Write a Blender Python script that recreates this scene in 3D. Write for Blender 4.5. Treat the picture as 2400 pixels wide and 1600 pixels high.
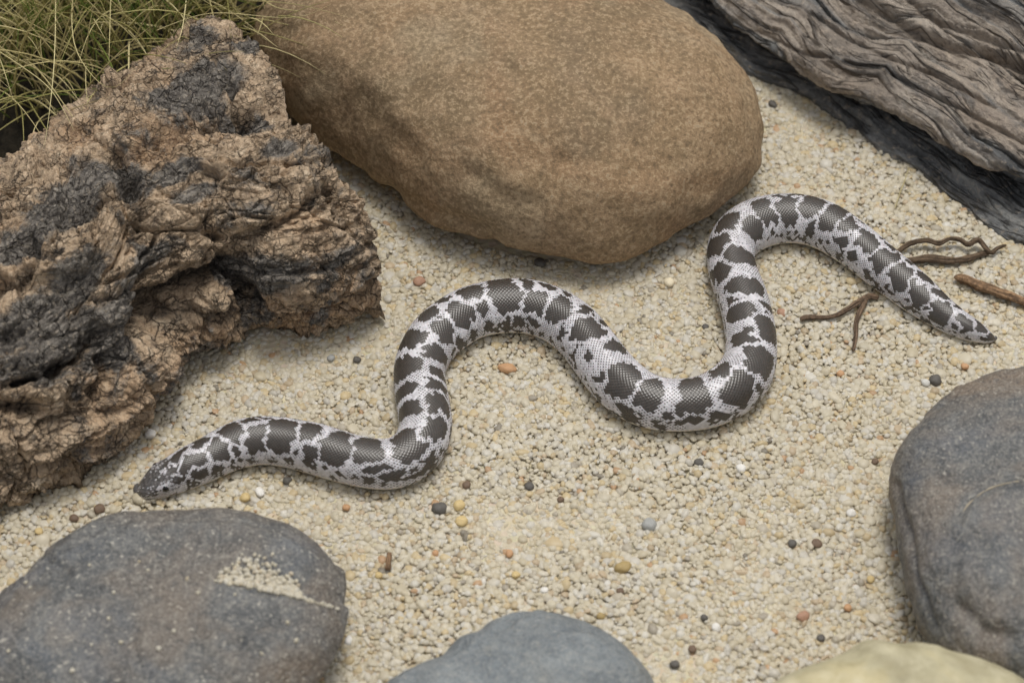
import bpy, math, random
import numpy as np
from mathutils import Vector
from mathutils.bvhtree import BVHTree

for o in list(bpy.data.objects):
    bpy.data.objects.remove(o, do_unlink=True)
scene = bpy.context.scene
COL = scene.collection
R = math.radians

# ------------------------------------------------------------------ camera, sky, sun, exposure
ELEV = R(50.0); DIST = 0.95; LENS = 90.0
CE, SE = math.cos(ELEV), math.sin(ELEV)
CAM = np.array([0.0, -DIST * CE, DIST * SE])
FW = np.array([0.0, CE, -SE]); RT = np.array([1.0, 0, 0]); UP = np.array([0.0, SE, CE])
FPX = 2400 * LENS / 36.0            # focal length in photo pixels (2400 x 1600)
cam = bpy.data.cameras.new('camera'); camo = bpy.data.objects.new('camera', cam); COL.objects.link(camo)
camo.location = CAM; camo.rotation_euler = (R(90) - ELEV, 0, 0)
cam.lens = LENS; cam.sensor_width = 36; cam.clip_start = 0.01; cam.clip_end = 100
cam.dof.use_dof = True; cam.dof.focus_distance = 0.945; cam.dof.aperture_fstop = 10.5
scene.camera = camo

SUN_EL, SUN_ROT = R(78), R(20)      # high soft light, a little behind the scene
w = bpy.data.worlds.new('World'); scene.world = w; w.use_nodes = True
nt = w.node_tree; nt.nodes.clear()
sky = nt.nodes.new('ShaderNodeTexSky'); sky.sky_type = 'NISHITA'; sky.sun_disc = False
sky.sun_elevation = SUN_EL; sky.sun_rotation = SUN_ROT
sky.air_density = 1.0; sky.dust_density = 3.0; sky.ozone_density = 1.0
hs = nt.nodes.new('ShaderNodeHueSaturation'); hs.inputs['Saturation'].default_value = 0.18
bg = nt.nodes.new('ShaderNodeBackground'); bg.inputs['Strength'].default_value = 0.12
wo = nt.nodes.new('ShaderNodeOutputWorld')
nt.links.new(sky.outputs[0], hs.inputs['Color']); nt.links.new(hs.outputs[0], bg.inputs['Color']); nt.links.new(bg.outputs[0], wo.inputs[0])
sun = bpy.data.lights.new('sun', 'SUN'); sun.energy = 1.5; sun.angle = R(18); sun.color = (1.0, 0.965, 0.90)
suno = bpy.data.objects.new('sun', sun); COL.objects.link(suno)
sd = Vector((math.sin(SUN_ROT) * math.cos(SUN_EL), math.cos(SUN_ROT) * math.cos(SUN_EL), math.sin(SUN_EL)))
suno.rotation_euler = (-sd).to_track_quat('-Z', 'Y').to_euler(); suno.location = sd * 3
vs = scene.view_settings
vs.view_transform = 'Standard'; vs.look = 'None'; vs.gamma = 1; vs.use_curve_mapping = False
vs.exposure = 0.2
scene.render.engine = 'CYCLES'
scene.cycles.max_bounces = 6; scene.cycles.diffuse_bounces = 3; scene.cycles.glossy_bounces = 2; scene.cycles.transmission_bounces = 3

# ------------------------------------------------------------------ projection helpers (photo pixels, 2400 x 1600)
K = 2400 / 2352.0                   # some outlines were read off a 2352 px wide copy
def project(P):
    D = np.asarray(P) - CAM
    f = D @ FW
    return np.stack([1200 + FPX * (D @ RT) / f, 800 - FPX * (D @ UP) / f], -1)
def unproject(px, z=0.0):           # pixel(s) -> point(s) on the plane at height z
    px = np.asarray(px, float)
    d = FW + ((px[..., 0:1] - 1200) / FPX) * RT - ((px[..., 1:2] - 800) / FPX) * UP
    t = (np.asarray(z)[..., None] - CAM[2]) / d[..., 2:3] if np.ndim(z) else (z - CAM[2]) / d[..., 2:3]
    return CAM + d * t
def ray(px):
    d = FW + ((px[0] - 1200) / FPX) * RT - ((px[1] - 800) / FPX) * UP
    return d / np.linalg.norm(d)

# ------------------------------------------------------------------ numpy noise
def _h(ix, iy, iz, s):
    n = (ix.astype(np.int64) * 374761393 + iy.astype(np.int64) * 668265263 + iz.astype(np.int64) * 2147483647 + s * 1274126177) & 0xFFFFFFFF
    n = ((n ^ (n >> 13)) * 1274126177) & 0xFFFFFFFF
    n = ((n ^ (n >> 16)) * 2246822519) & 0xFFFFFFFF
    return ((n ^ (n >> 15)) & 0xFFFFFF) / float(0xFFFFFF)
def vnoise(P, s=0):
    P = np.asarray(P, float); I = np.floor(P).astype(np.int64); F = P - I
    F = F * F * F * (F * (F * 6 - 15) + 10)
    x, y, z = I[..., 0], I[..., 1], I[..., 2]; fx, fy, fz = F[..., 0], F[..., 1], F[..., 2]
    r = 0
    for dx in (0, 1):
        for dy in (0, 1):
            for dz in (0, 1):
                wgt = (fx if dx else 1 - fx) * (fy if dy else 1 - fy) * (fz if dz else 1 - fz)
                r = r + wgt * _h(x + dx, y + dy, z + dz, s)
    return r * 2 - 1
def fbm(P, oct=4, s=0, gain=0.5):
    r = 0; a = 1; P = np.asarray(P, float)
    for k in range(oct):
        r = r + a * vnoise(P * (2.03 ** k) + 17.3 * k, s + k); a *= gain
    return r
def ridged(P, oct=3, s=0):
    r = 0; a = 1; P = np.asarray(P, float)
    for k in range(oct):
        r = r + a * (1 - 2 * np.abs(vnoise(P * (2.1 ** k) + 9.1 * k, s + k))); a *= 0.5
    return r
def worley(P, s=0):                 # F1, F2 in 3-D, and a random value of the nearest cell
    P = np.asarray(P, float); I = np.floor(P).astype(np.int64)
    f1 = np.full(P.shape[:-1], 9.0); f2 = f1.copy(); cid = np.zeros(P.shape[:-1])
    for dx in (-1, 0, 1):
        for dy in (-1, 0, 1):
            for dz in (-1, 0, 1):
                c = I + np.array([dx, dy, dz])
                q = np.stack([_h(c[..., 0], c[..., 1], c[..., 2], s + k) for k in (1, 2, 3)], -1) + c
                d = np.linalg.norm(P - q, axis=-1)
                near = d < f1
                f2 = np.where(near, f1, np.minimum(f2, d)); cid = np.where(near, _h(c[..., 0], c[..., 1], c[..., 2], s + 9), cid)
                f1 = np.where(near, d, f1)
    return f1, f2, cid
def sstep(a, b, x):
    t = np.clip((x - a) / (b - a), 0, 1); return t * t * (3 - 2 * t)
def poly_dist(X, Y, pts):           # distance to a polyline, and position along it (0..1)
    best = np.full(X.shape, 1e9); along = np.zeros(X.shape); n = len(pts) - 1
    for i in range(n):
        ax, ay = pts[i]; bx, by = pts[i + 1]; vx, vy = bx - ax, by - ay
        L = vx * vx + vy * vy + 1e-18
        t = np.clip(((X - ax) * vx + (Y - ay) * vy) / L, 0, 1)
        d = np.hypot(X - ax - t * vx, Y - ay - t * vy)
        m = d < best; best = np.where(m, d, best); along = np.where(m, (i + t) / n, along)
    return best, along
def smooth_curve(pts, n, passes=2):
    pts = np.asarray(pts, float)
    for _ in range(3):              # Catmull-Rom style refinement, then even spacing
        P = np.vstack([2 * pts[0] - pts[1], pts, 2 * pts[-1] - pts[-2]])
        mid = (-P[:-3] + 9 * P[1:-2] + 9 * P[2:-1] - P[3:]) / 16
        out = np.empty((len(pts) * 2 - 1, pts.shape[1])); out[0::2] = pts; out[1::2] = mid; pts = out
    s = np.r_[0, np.cumsum(np.linalg.norm(np.diff(pts[:, :2], axis=0), axis=1))]
    S = np.linspace(0, s[-1], n)
    out = np.stack([np.interp(S, s, pts[:, k]) for k in range(pts.shape[1])], -1)
    for _ in range(passes):
        q = out.copy(); q[1:-1] = (out[:-2] + 2 * out[1:-1] + out[2:]) / 4; out = q
    return out

# ------------------------------------------------------------------ object helpers
def link(o, parent=None, **props):
    COL.objects.link(o)
    if parent: o.parent = parent
    for k, v in props.items(): o[k] = v
    return o
def mesh_np(name, V, F, mat=None, smooth=True):
    me = bpy.data.meshes.new(name); V = np.asarray(V, np.float32); F = np.asarray(F, np.int32); k = F.shape[1]
    me.vertices.add(len(V)); me.vertices.foreach_set('co', V.ravel())
    me.loops.add(F.size); me.loops.foreach_set('vertex_index', F.ravel())
    me.polygons.add(len(F)); me.polygons.foreach_set('loop_start', np.arange(0, F.size, k, dtype=np.int32))
    me.polygons.foreach_set('loop_total', np.full(len(F), k, np.int32))
    me.update(calc_edges=True); me.validate()
    me.polygons.foreach_set('use_smooth', np.full(len(me.polygons), smooth, bool))
    if mat: me.materials.append(mat)
    return me
def obj(name, me, parent=None, **props):
    return link(bpy.data.objects.new(name, me), parent, **props)
def attr(me, name, typ, data, dom='POINT'):
    a = me.attributes.new(name, typ, dom)
    key = {'FLOAT': 'value', 'INT': 'value', 'FLOAT_VECTOR': 'vector', 'FLOAT_COLOR': 'color'}[typ]
    a.data.foreach_set(key, np.asarray(data, np.int32 if typ == 'INT' else np.float32).ravel())
def grid_faces(nu, nv, wrap_v=False):
    i = np.arange(nu - 1)[:, None]; j = np.arange(nv if wrap_v else nv - 1)[None, :]; j2 = (j + 1) % nv
    return np.stack([i * nv + j, i * nv + j2, (i + 1) * nv + j2, (i + 1) * nv + j], -1).reshape(-1, 4)
def grid_normals(P, wrap_v=False):
    du = np.gradient(P, axis=0)
    if wrap_v:
        dv = np.roll(P, -1, 1) - np.roll(P, 1, 1)
    else:
        dv = np.gradient(P, axis=1)
    n = np.cross(du, dv); return n / (np.linalg.norm(n, axis=-1, keepdims=True) + 1e-12)
def srgb(r, g, b):
    f = lambda c: (c / 255 / 12.92) if c / 255 <= 0.04045 else ((c / 255 + 0.055) / 1.055) ** 2.4
    return (f(r), f(g), f(b), 1.0)

# ------------------------------------------------------------------ material node helper
class NT:
    def __init__(self, name, rough=0.6, spec=0.4):
        self.m = bpy.data.materials.new(name); self.m.use_nodes = True; self.t = self.m.node_tree; self.t.nodes.clear()
        self.out = self.t.nodes.new('ShaderNodeOutputMaterial'); self.b = self.t.nodes.new('ShaderNodeBsdfPrincipled')
        self.t.links.new(self.b.outputs[0], self.out.inputs[0])
        self.b.inputs['Roughness'].default_value = rough; self.b.inputs['Specular IOR Level'].default_value = spec
    def n(self, typ, **kw):
        nd = self.t.nodes.new(typ)
        for k, v in kw.items(): setattr(nd, k, v)
        return nd
    def set(self, sock, v):
        if hasattr(v, 'is_linked') or isinstance(v, bpy.types.NodeSocket): self.t.links.new(v, sock)
        else: sock.default_value = v
    def coord(self, name='Object'): return self.n('ShaderNodeTexCoord').outputs[name]
    def attr(self, name, typ='GEOMETRY', out='Color'):
        a = self.n('ShaderNodeAttribute', attribute_name=name, attribute_type=typ); return a.outputs[out]
    def mapping(self, vec, scale=(1, 1, 1), loc=(0, 0, 0), rot=(0, 0, 0)):
        m = self.n('ShaderNodeMapping'); self.set(m.inputs[0], vec); m.inputs['Scale'].default_value = scale
        m.inputs['Location'].default_value = loc; m.inputs['Rotation'].default_value = rot; return m.outputs[0]
    def noise(self, vec, scale, detail=4, rough=0.55, dist=0.0, out='Fac'):
        x = self.n('ShaderNodeTexNoise'); self.set(x.inputs['Vector'], vec); x.inputs['Scale'].default_value = scale
        x.inputs['Detail'].default_value = detail; x.inputs['Roughness'].default_value = rough; x.inputs['Distortion'].default_value = dist
        return x.outputs[out]
    def voro(self, vec, scale, feature='F1', out='Distance', rnd=1.0):
        x = self.n('ShaderNodeTexVoronoi', feature=feature); self.set(x.inputs['Vector'], vec); x.inputs['Scale'].default_value = scale
        x.inputs['Randomness'].default_value = rnd
        return x.outputs[out]
    def ramp(self, fac, stops, interp='LINEAR'):
        x = self.n('ShaderNodeValToRGB'); self.set(x.inputs[0], fac); e = x.color_ramp.elements; x.color_ramp.interpolation = interp
        while len(e) < len(stops): e.new(0.5)
        for el, (p, c) in zip(e, stops):
            el.position = p; el.color = c if len(c) == 4 else (*c, 1)
        return x.outputs[0]
    def fr(self, fac, a, b, c0=0.0, c1=1.0):
        x = self.n('ShaderNodeMapRange'); self.set(x.inputs[0], fac)
        for i, v in zip((1, 2, 3, 4), (a, b, c0, c1)): x.inputs[i].default_value = v
        return x.outputs[0]
    def mix(self, fac, a, b, mode='MIX'):
        x = self.n('ShaderNodeMix', data_type='RGBA', blend_type=mode)
        self.set(x.inputs['Factor'], fac); self.set(x.inputs['A'], a); self.set(x.inputs['B'], b); return x.outputs['Result']
    def math(self, op, a, b=0.0):
        x = self.n('ShaderNodeMath', operation=op); self.set(x.inputs[0], a); self.set(x.inputs[1], b); return x.outputs[0]
    def bump(self, h, dist, strength=1.0, normal=None):
        x = self.n('ShaderNodeBump'); self.set(x.inputs['Height'], h); x.inputs['Distance'].default_value = dist; x.inputs['Strength'].default_value = strength
        if normal is not None: self.set(x.inputs['Normal'], normal)
        return x.outputs[0]
    def done(self, col=None, normal=None, rough=None):
        if col is not None: self.set(self.b.inputs['Base Color'], col)
        if normal is not None: self.set(self.b.inputs['Normal'], normal)
        if rough is not None: self.set(self.b.inputs['Roughness'], rough)
        return self.m

# ------------------------------------------------------------------ materials
def mat_bed():
    k = NT('sand_bed_mat', 0.85, 0.2); c = k.coord()
    n = k.noise(c, 420, 3); v = k.voro(c, 430, out='Color')
    col = k.mix(0.5, k.ramp(n, [(0.3, srgb(184, 171, 144)), (0.7, srgb(208, 196, 170))]), k.mix(0.08, srgb(196, 184, 158), v))
    return k.done(col, k.bump(k.voro(c, 430), 0.001, 0.6))
def mat_grain():
    k = NT('sand_grain_mat', 0.42, 0.4)
    col = k.attr('col', 'INSTANCER'); c = k.coord()
    n = k.noise(c, 2.2, 3)
    col2 = k.mix(k.fr(n, 0.35, 0.7, 0.0, 0.22), col, srgb(236, 228, 208))
    tr = k.n('ShaderNodeBsdfTranslucent'); k.set(tr.inputs['Color'], col2); mx = k.n('ShaderNodeMixShader'); mx.inputs[0].default_value = 0.3
    k.t.links.new(k.b.outputs[0], mx.inputs[1]); k.t.links.new(tr.outputs[0], mx.inputs[2]); k.t.links.new(mx.outputs[0], k.out.inputs[0])
    return k.done(col2)
def mat_pebble(name, rgb, spread=0.25, rough=0.5):
    k = NT(name, rough, 0.45); c = k.coord()
    n = k.noise(c, 700, 4); d = tuple(x * (1 - spread) for x in rgb[:3]) + (1,); l = tuple(min(1, x * (1 + spread)) for x in rgb[:3]) + (1,)
    return k.done(k.ramp(n, [(0.3, d), (0.7, l)]), k.bump(k.noise(c, 1100, 4), 0.0002, 0.5))
def mat_tan_boulder():
    k = NT('tan_boulder_mat', 0.78, 0.25); c = k.coord()
    big = k.noise(c, 14, 5, 0.6, 0.6); mid = k.noise(c, 75, 5, 0.65, 0.3); fine = k.noise(c, 520, 4, 0.75); sp = k.noise(c, 520, 3, 0.6)
    a = k.ramp(big, [(0.28, srgb(110, 93, 70)), (0.45, srgb(130, 110, 84)), (0.58, srgb(144, 120, 91)), (0.75, srgb(156, 134, 105))])
    a = k.mix(k.fr(mid, 0.46, 0.72, 0, 0.45), a, srgb(164, 138, 110))
    a = k.mix(k.fr(mid, 0.48, 0.25, 0, 0.6), a, srgb(118, 100, 74))
    st1 = k.noise(k.mapping(c, loc=(2, 5, 1)), 11, 4, 0.6, 1.2); st2 = k.noise(k.mapping(c, loc=(7, 1, 4)), 17, 5, 0.65, 0.8)
    a = k.mix(k.fr(st1, 0.5, 0.66, 0, 0.5), a, srgb(144, 110, 80)); a = k.mix(k.fr(st2, 0.52, 0.68, 0, 0.55), a, srgb(164, 148, 122)); a = k.mix(k.fr(st2, 0.42, 0.3, 0, 0.45), a, srgb(100, 88, 70))
    a = k.mix(k.fr(fine, 0.52, 0.64, 0, 0.6), a, srgb(196, 172, 138))
    a = k.mix(k.fr(fine, 0.48, 0.36, 0, 0.75), a, srgb(104, 88, 68))
    a = k.mix(k.fr(sp, 0.62, 0.74, 0, 0.5), a, srgb(104, 96, 84))
    h = k.math('ADD', k.math('MULTIPLY', mid, 0.8), k.math('MULTIPLY', fine, 0.5))
    return k.done(a, k.bump(h, 0.0022, 0.7))
def mat_slate(name, base, dark, warm, warm_amt=0.4, speck=0.5, scale=1.0, blue=None):
    k = NT(name, 0.55, 0.4); c = k.coord()
    big = k.noise(c, 16 * scale, 5, 0.6, 0.5); mid = k.noise(c, 70 * scale, 6, 0.65, 0.4); fine = k.noise(c, 330 * scale, 4, 0.65); sp = k.voro(c, 420 * scale)
    a = k.ramp(mid, [(0.3, dark), (0.62, base)])
    a = k.mix(k.fr(big, 0.48, 0.66, 0, warm_amt), a, warm)
    w2 = k.noise(k.mapping(c, loc=(3, 1, 2)), 24 * scale, 4, 0.6, 0.8)
    a = k.mix(k.fr(w2, 0.5, 0.66, 0, warm_amt * 0.9), a, k.mix(0.45, warm, base))
    if blue: a = k.mix(k.fr(big, 0.45, 0.3, 0, 0.65), a, blue)
    a = k.mix(k.fr(fine, 0.54, 0.72, 0, 0.55), a, k.mix(0.5, base, srgb(190, 184, 170)))
    a = k.mix(k.fr(fine, 0.46, 0.3, 0, 0.6), a, dark)
    vf = k.noise(c, 1000 * scale, 3, 0.7); a = k.mix(k.fr(vf, 0.52, 0.66, 0, 0.4), a, srgb(170, 165, 154)); a = k.mix(k.fr(vf, 0.48, 0.36, 0, 0.45), a, tuple(x * .6 for x in dark[:3]) + (1,))
    pt = k.noise(c, 620 * scale, 2, 0.5)
    a = k.mix(k.fr(pt, 0.64, 0.70, 0, speck), a, srgb(196, 190, 176))
    h = k.math('ADD', k.math('MULTIPLY', mid, 1.0), k.math('MULTIPLY', fine, 0.55))
    return k.done(a, k.bump(h, 0.003, 0.9), k.fr(fine, 0.3, 0.7, 0.45, 0.75))
def mat_yellow():
    k = NT('yellow_stone_mat', 0.6, 0.35); c = k.coord()
    big = k.noise(c, 38, 4, 0.55, 0.4); mid = k.noise(c, 95, 4, 0.6, 0.3)
    a = k.ramp(big, [(0.3, srgb(144, 136, 108)), (0.46, srgb(172, 164, 134)), (0.6, srgb(184, 172, 134)), (0.75, srgb(200, 194, 172))])
    a = k.mix(k.fr(mid, 0.5, 0.75, 0, 0.45), a, srgb(222, 214, 186)); a = k.mix(k.fr(mid, 0.45, 0.3, 0, 0.4), a, srgb(136, 124, 84))
    return k.done(a, k.bump(k.noise(c, 300, 4), 0.001, 0.5))
def mat_cork():
    k = NT('cork_bark_mat', 0.62, 0.4); uv = k.attr('uvw', out='Vector'); g = k.attr('grey', out='Fac'); cr = k.attr('crack', out='Fac'); c = k.coord()
    wob = k.noise(c, 130, 5, 0.65, 0, 'Color'); uv2 = k.mix(0.003, uv, wob, 'ADD'); cw = k.mix(0.003, c, wob, 'ADD')
    e0 = k.voro(k.mix(0.006, c, wob, 'ADD'), 130, 'DISTANCE_TO_EDGE'); e1 = k.voro(cw, 330, 'DISTANCE_TO_EDGE'); e2 = k.voro(cw, 760, 'DISTANCE_TO_EDGE')
    m0 = k.fr(k.noise(c, 75, 3, 0.6), 0.46, 0.54); m1 = k.fr(k.noise(k.mapping(c, loc=(4, 2, 7)), 110, 3, 0.6), 0.47, 0.6)
    big = k.noise(c, 26, 5, 0.62, 0.5); mid = k.noise(cw, 120, 6, 0.7); fine = k.noise(c, 520, 5, 0.75)
    streak = k.noise(k.mapping(uv2, scale=(0.1, 1, 1)), 620, 5, 0.7)
    tan = k.ramp(mid, [(0.3, srgb(124, 107, 90)), (0.45, srgb(170, 148, 122)), (0.57, srgb(196, 171, 142)), (0.7, srgb(220, 200, 172))])
    tan = k.mix(k.fr(big, 0.49, 0.64, 0, 0.42), tan, k.mix(k.fr(mid, 0.35, 0.65), srgb(160, 120, 84), srgb(210, 170, 128)))
    grey = k.ramp(streak, [(0.3, srgb(66, 62, 58)), (0.48, srgb(112, 106, 99)), (0.7, srgb(168, 160, 149))])
    gm = k.math('ADD', g, k.fr(k.noise(c, 40, 6, 0.7, 0.4), 0.47, 0.64, 0.0, 0.75))
    gm = k.fr(k.math('ADD', gm, k.fr(mid, 0.3, 0.7, 0.22, -0.22)), 0.3, 0.7)
    a = k.mix(gm, tan, grey)
    a = k.mix(k.fr(fine, 0.53, 0.66, 0, 0.45), a, srgb(214, 196, 170)); a = k.mix(k.fr(fine, 0.47, 0.34, 0, 0.5), a, srgb(66, 54, 44))
    cn = k.noise(k.mapping(uv, scale=(0.4, 1, 1)), 95, 2, 0.45); cl = k.math('ABSOLUTE', k.math('SUBTRACT', cn, 0.5)); cm = k.fr(k.noise(k.mapping(c, loc=(1, 8, 3)), 60, 2), 0.42, 0.55)
    ct = k.noise(k.mapping(uv, scale=(1, 0.4, 1), loc=(5, 2, 0)), 110, 2, 0.45); ctl = k.math('ABSOLUTE', k.math('SUBTRACT', ct, 0.5))
    line = k.math('MULTIPLY', k.math('MULTIPLY', k.math('MAXIMUM', k.fr(cl, 0.002, 0.009, 1, 0), k.math('MULTIPLY', k.fr(ctl, 0.002, 0.008, 1, 0), 0.6)), 0.55), cm)
    ck = k.math('MAXIMUM', k.math('MULTIPLY', k.fr(e0, 0.0, 0.03, 1, 0), m0), k.math('MULTIPLY', k.math('MULTIPLY', k.fr(e1, 0.0, 0.035, 1, 0), m1), 0.7))
    a = k.mix(k.math('MULTIPLY', k.math('MAXIMUM', ck, line), 0.85), a, srgb(40, 33, 27))
    a = k.mix(k.math('MULTIPLY', cr, 0.8), a, srgb(44, 37, 31))
    h = k.math('ADD', k.math('MULTIPLY', k.fr(e0, 0, 0.05, 0, 1), k.math('MULTIPLY', m0, 1.3)), k.math('MULTIPLY', k.fr(e1, 0, 0.1, 0, 1), k.math('MULTIPLY', m1, 0.8)))
    h = k.math('ADD', h, k.math('MULTIPLY', k.fr(e2, 0, 0.2, 0, 1), 0.15)); h = k.math('ADD', h, k.math('MULTIPLY', mid, 1.4)); h = k.math('ADD', h, k.math('MULTIPLY', fine, 0.7))
    h = k.math('ADD', h, k.math('MULTIPLY', k.math('MULTIPLY', streak, gm), 1.2))
    h = k.math('SUBTRACT', h, k.math('MULTIPLY', line, 1.6))
    return k.done(a, k.bump(h, 0.0013, 1.0), k.fr(gm, 0, 1, 0.75, 0.45))
def mat_ledge():
    k = NT('layered_rock_mat', 0.55, 0.42); uv = k.attr('uvw', out='Vector'); g = k.attr('grey', out='Fac'); c = k.coord()
    wob = k.noise(c, 45, 4, 0.6, 0, 'Color'); uv2 = k.mix(0.008, uv, wob, 'ADD')
    s1 = k.noise(k.mapping(uv2, scale=(0.10, 1, 1)), 210, 6, 0.65); s2 = k.noise(k.mapping(uv2, scale=(0.2, 1, 1)), 70, 5, 0.6, 0.3)
    fine = k.noise(c, 420, 4, 0.68); big = k.noise(c, 20, 4, 0.6)
    br = k.ramp(s1, [(0.28, srgb(92, 85, 77)), (0.48, srgb(138, 127, 115)), (0.7, srgb(170, 159, 145))])
    br = k.mix(k.fr(big, 0.45, 0.65, 0, 0.4), br, srgb(138, 120, 102))
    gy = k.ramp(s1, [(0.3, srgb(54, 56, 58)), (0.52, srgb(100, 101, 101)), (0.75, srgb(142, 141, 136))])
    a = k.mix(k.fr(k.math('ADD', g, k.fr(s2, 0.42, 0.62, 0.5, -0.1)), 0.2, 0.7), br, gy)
    a = k.mix(k.fr(fine, 0.55, 0.72, 0, 0.45), a, srgb(196, 178, 156)); a = k.mix(k.fr(fine, 0.46, 0.32, 0, 0.45), a, srgb(52, 46, 42))
    s3 = k.noise(k.mapping(uv, scale=(0.12, 1, 1)), 75, 2.5, 0.5); s4 = k.noise(k.mapping(uv, scale=(0.16, 1, 1), loc=(3, 7, 0)), 150, 2.5, 0.5)
    ln = k.math('MAXIMUM', k.fr(k.math('ABSOLUTE', k.math('SUBTRACT', s3, 0.5)), 0.004, 0.022, 1, 0), k.math('MULTIPLY', k.fr(k.math('ABSOLUTE', k.math('SUBTRACT', s4, 0.52)), 0.003, 0.02, 1, 0), 0.7))
    ln = k.math('MULTIPLY', ln, k.fr(k.noise(k.mapping(c, loc=(1, 8, 3)), 40, 3), 0.4, 0.55))
    a = k.mix(k.math('MULTIPLY', ln, 0.65), a, srgb(44, 41, 39))
    h = k.math('SUBTRACT', k.math('ADD', s1, k.math('MULTIPLY', fine, 0.5)), k.math('MULTIPLY', ln, 0.9))
    return k.done(a, k.bump(h, 0.0028, 0.9))
def mat_snake():
    k = NT('snake_skin_mat', 0.27, 0.55); c = k.coord()
    col = k.attr('scale_col'); n = k.noise(c, 900, 3)
    col = k.mix(k.fr(n, 0.3, 0.7, 0.0, 0.15), col, k.mix(0.5, col, srgb(120, 110, 104)))
    k.b.inputs['Subsurface Weight'].default_value = 0.06; k.b.inputs['Subsurface Scale'].default_value = 0.001
    return k.done(col)
def mat_twig(name, a, b):
    k = NT(name, 0.75, 0.25); c = k.coord(); u = k.attr('uvw', out='Vector')
    s = k.noise(k.mapping(u, scale=(0.06, 1, 1)), 900, 5, 0.65); n = k.noise(c, 650, 5, 0.7)
    col = k.mix(k.fr(n, 0.42, 0.6, 0, 0.6), k.ramp(s, [(0.36, a), (0.62, b)]), srgb(64, 52, 42))
    return k.done(col, k.bump(s, 0.0014, 1.0))
def mat_blade(name, a, b):
    k = NT(name, 0.55, 0.35); oi = k.n('ShaderNodeObjectInfo')
    r = k.attr('rnd', out='Fac'); v = k.math('FRACT', k.math('ADD', r, oi.outputs['Random']))
    k.b.inputs['Subsurface Weight'].default_value = 0.0
    return k.done(k.ramp(v, [(0.0, a), (0.5, k_mid(a, b)), (1.0, b)]))
def k_mid(a, b): return tuple((x + y) / 2 for x, y in zip(a, b))
def mat_plain(name, rgb, rough=0.6, spec=0.4, bump=0.0005, sc=300):
    k = NT(name, rough, spec); c = k.coord(); n = k.noise(c, sc, 4)
    return k.done(k.ramp(n, [(0.3, tuple(x * .7 for x in rgb[:3]) + (1,)), (0.7, rgb)]), k.bump(n, bump, 0.6))

# ------------------------------------------------------------------ ground
bed = mesh_np('sand_bed', [(-8, -8, -0.0006), (8, -8, -0.0006), (8, 8, -0.0006), (-8, 8, -0.0006)], [(0, 1, 2, 3)], mat_bed())
obj('ground', bed, kind='structure', label='pale coarse sand bed under everything')

OCCL = []                            # plan outlines of the big things, so no grains are laid inside them
def inside(X, Y, poly):
    poly = np.asarray(poly); r = np.zeros(X.shape, bool); j = len(poly) - 1
    for i in range(len(poly)):
        xi, yi = poly[i]; xj, yj = poly[j]
        c = ((yi > Y) != (yj > Y)) & (X < (xj - xi) * (Y - yi) / (yj - yi + 1e-12) + xi); r ^= c; j = i
    return r

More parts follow.
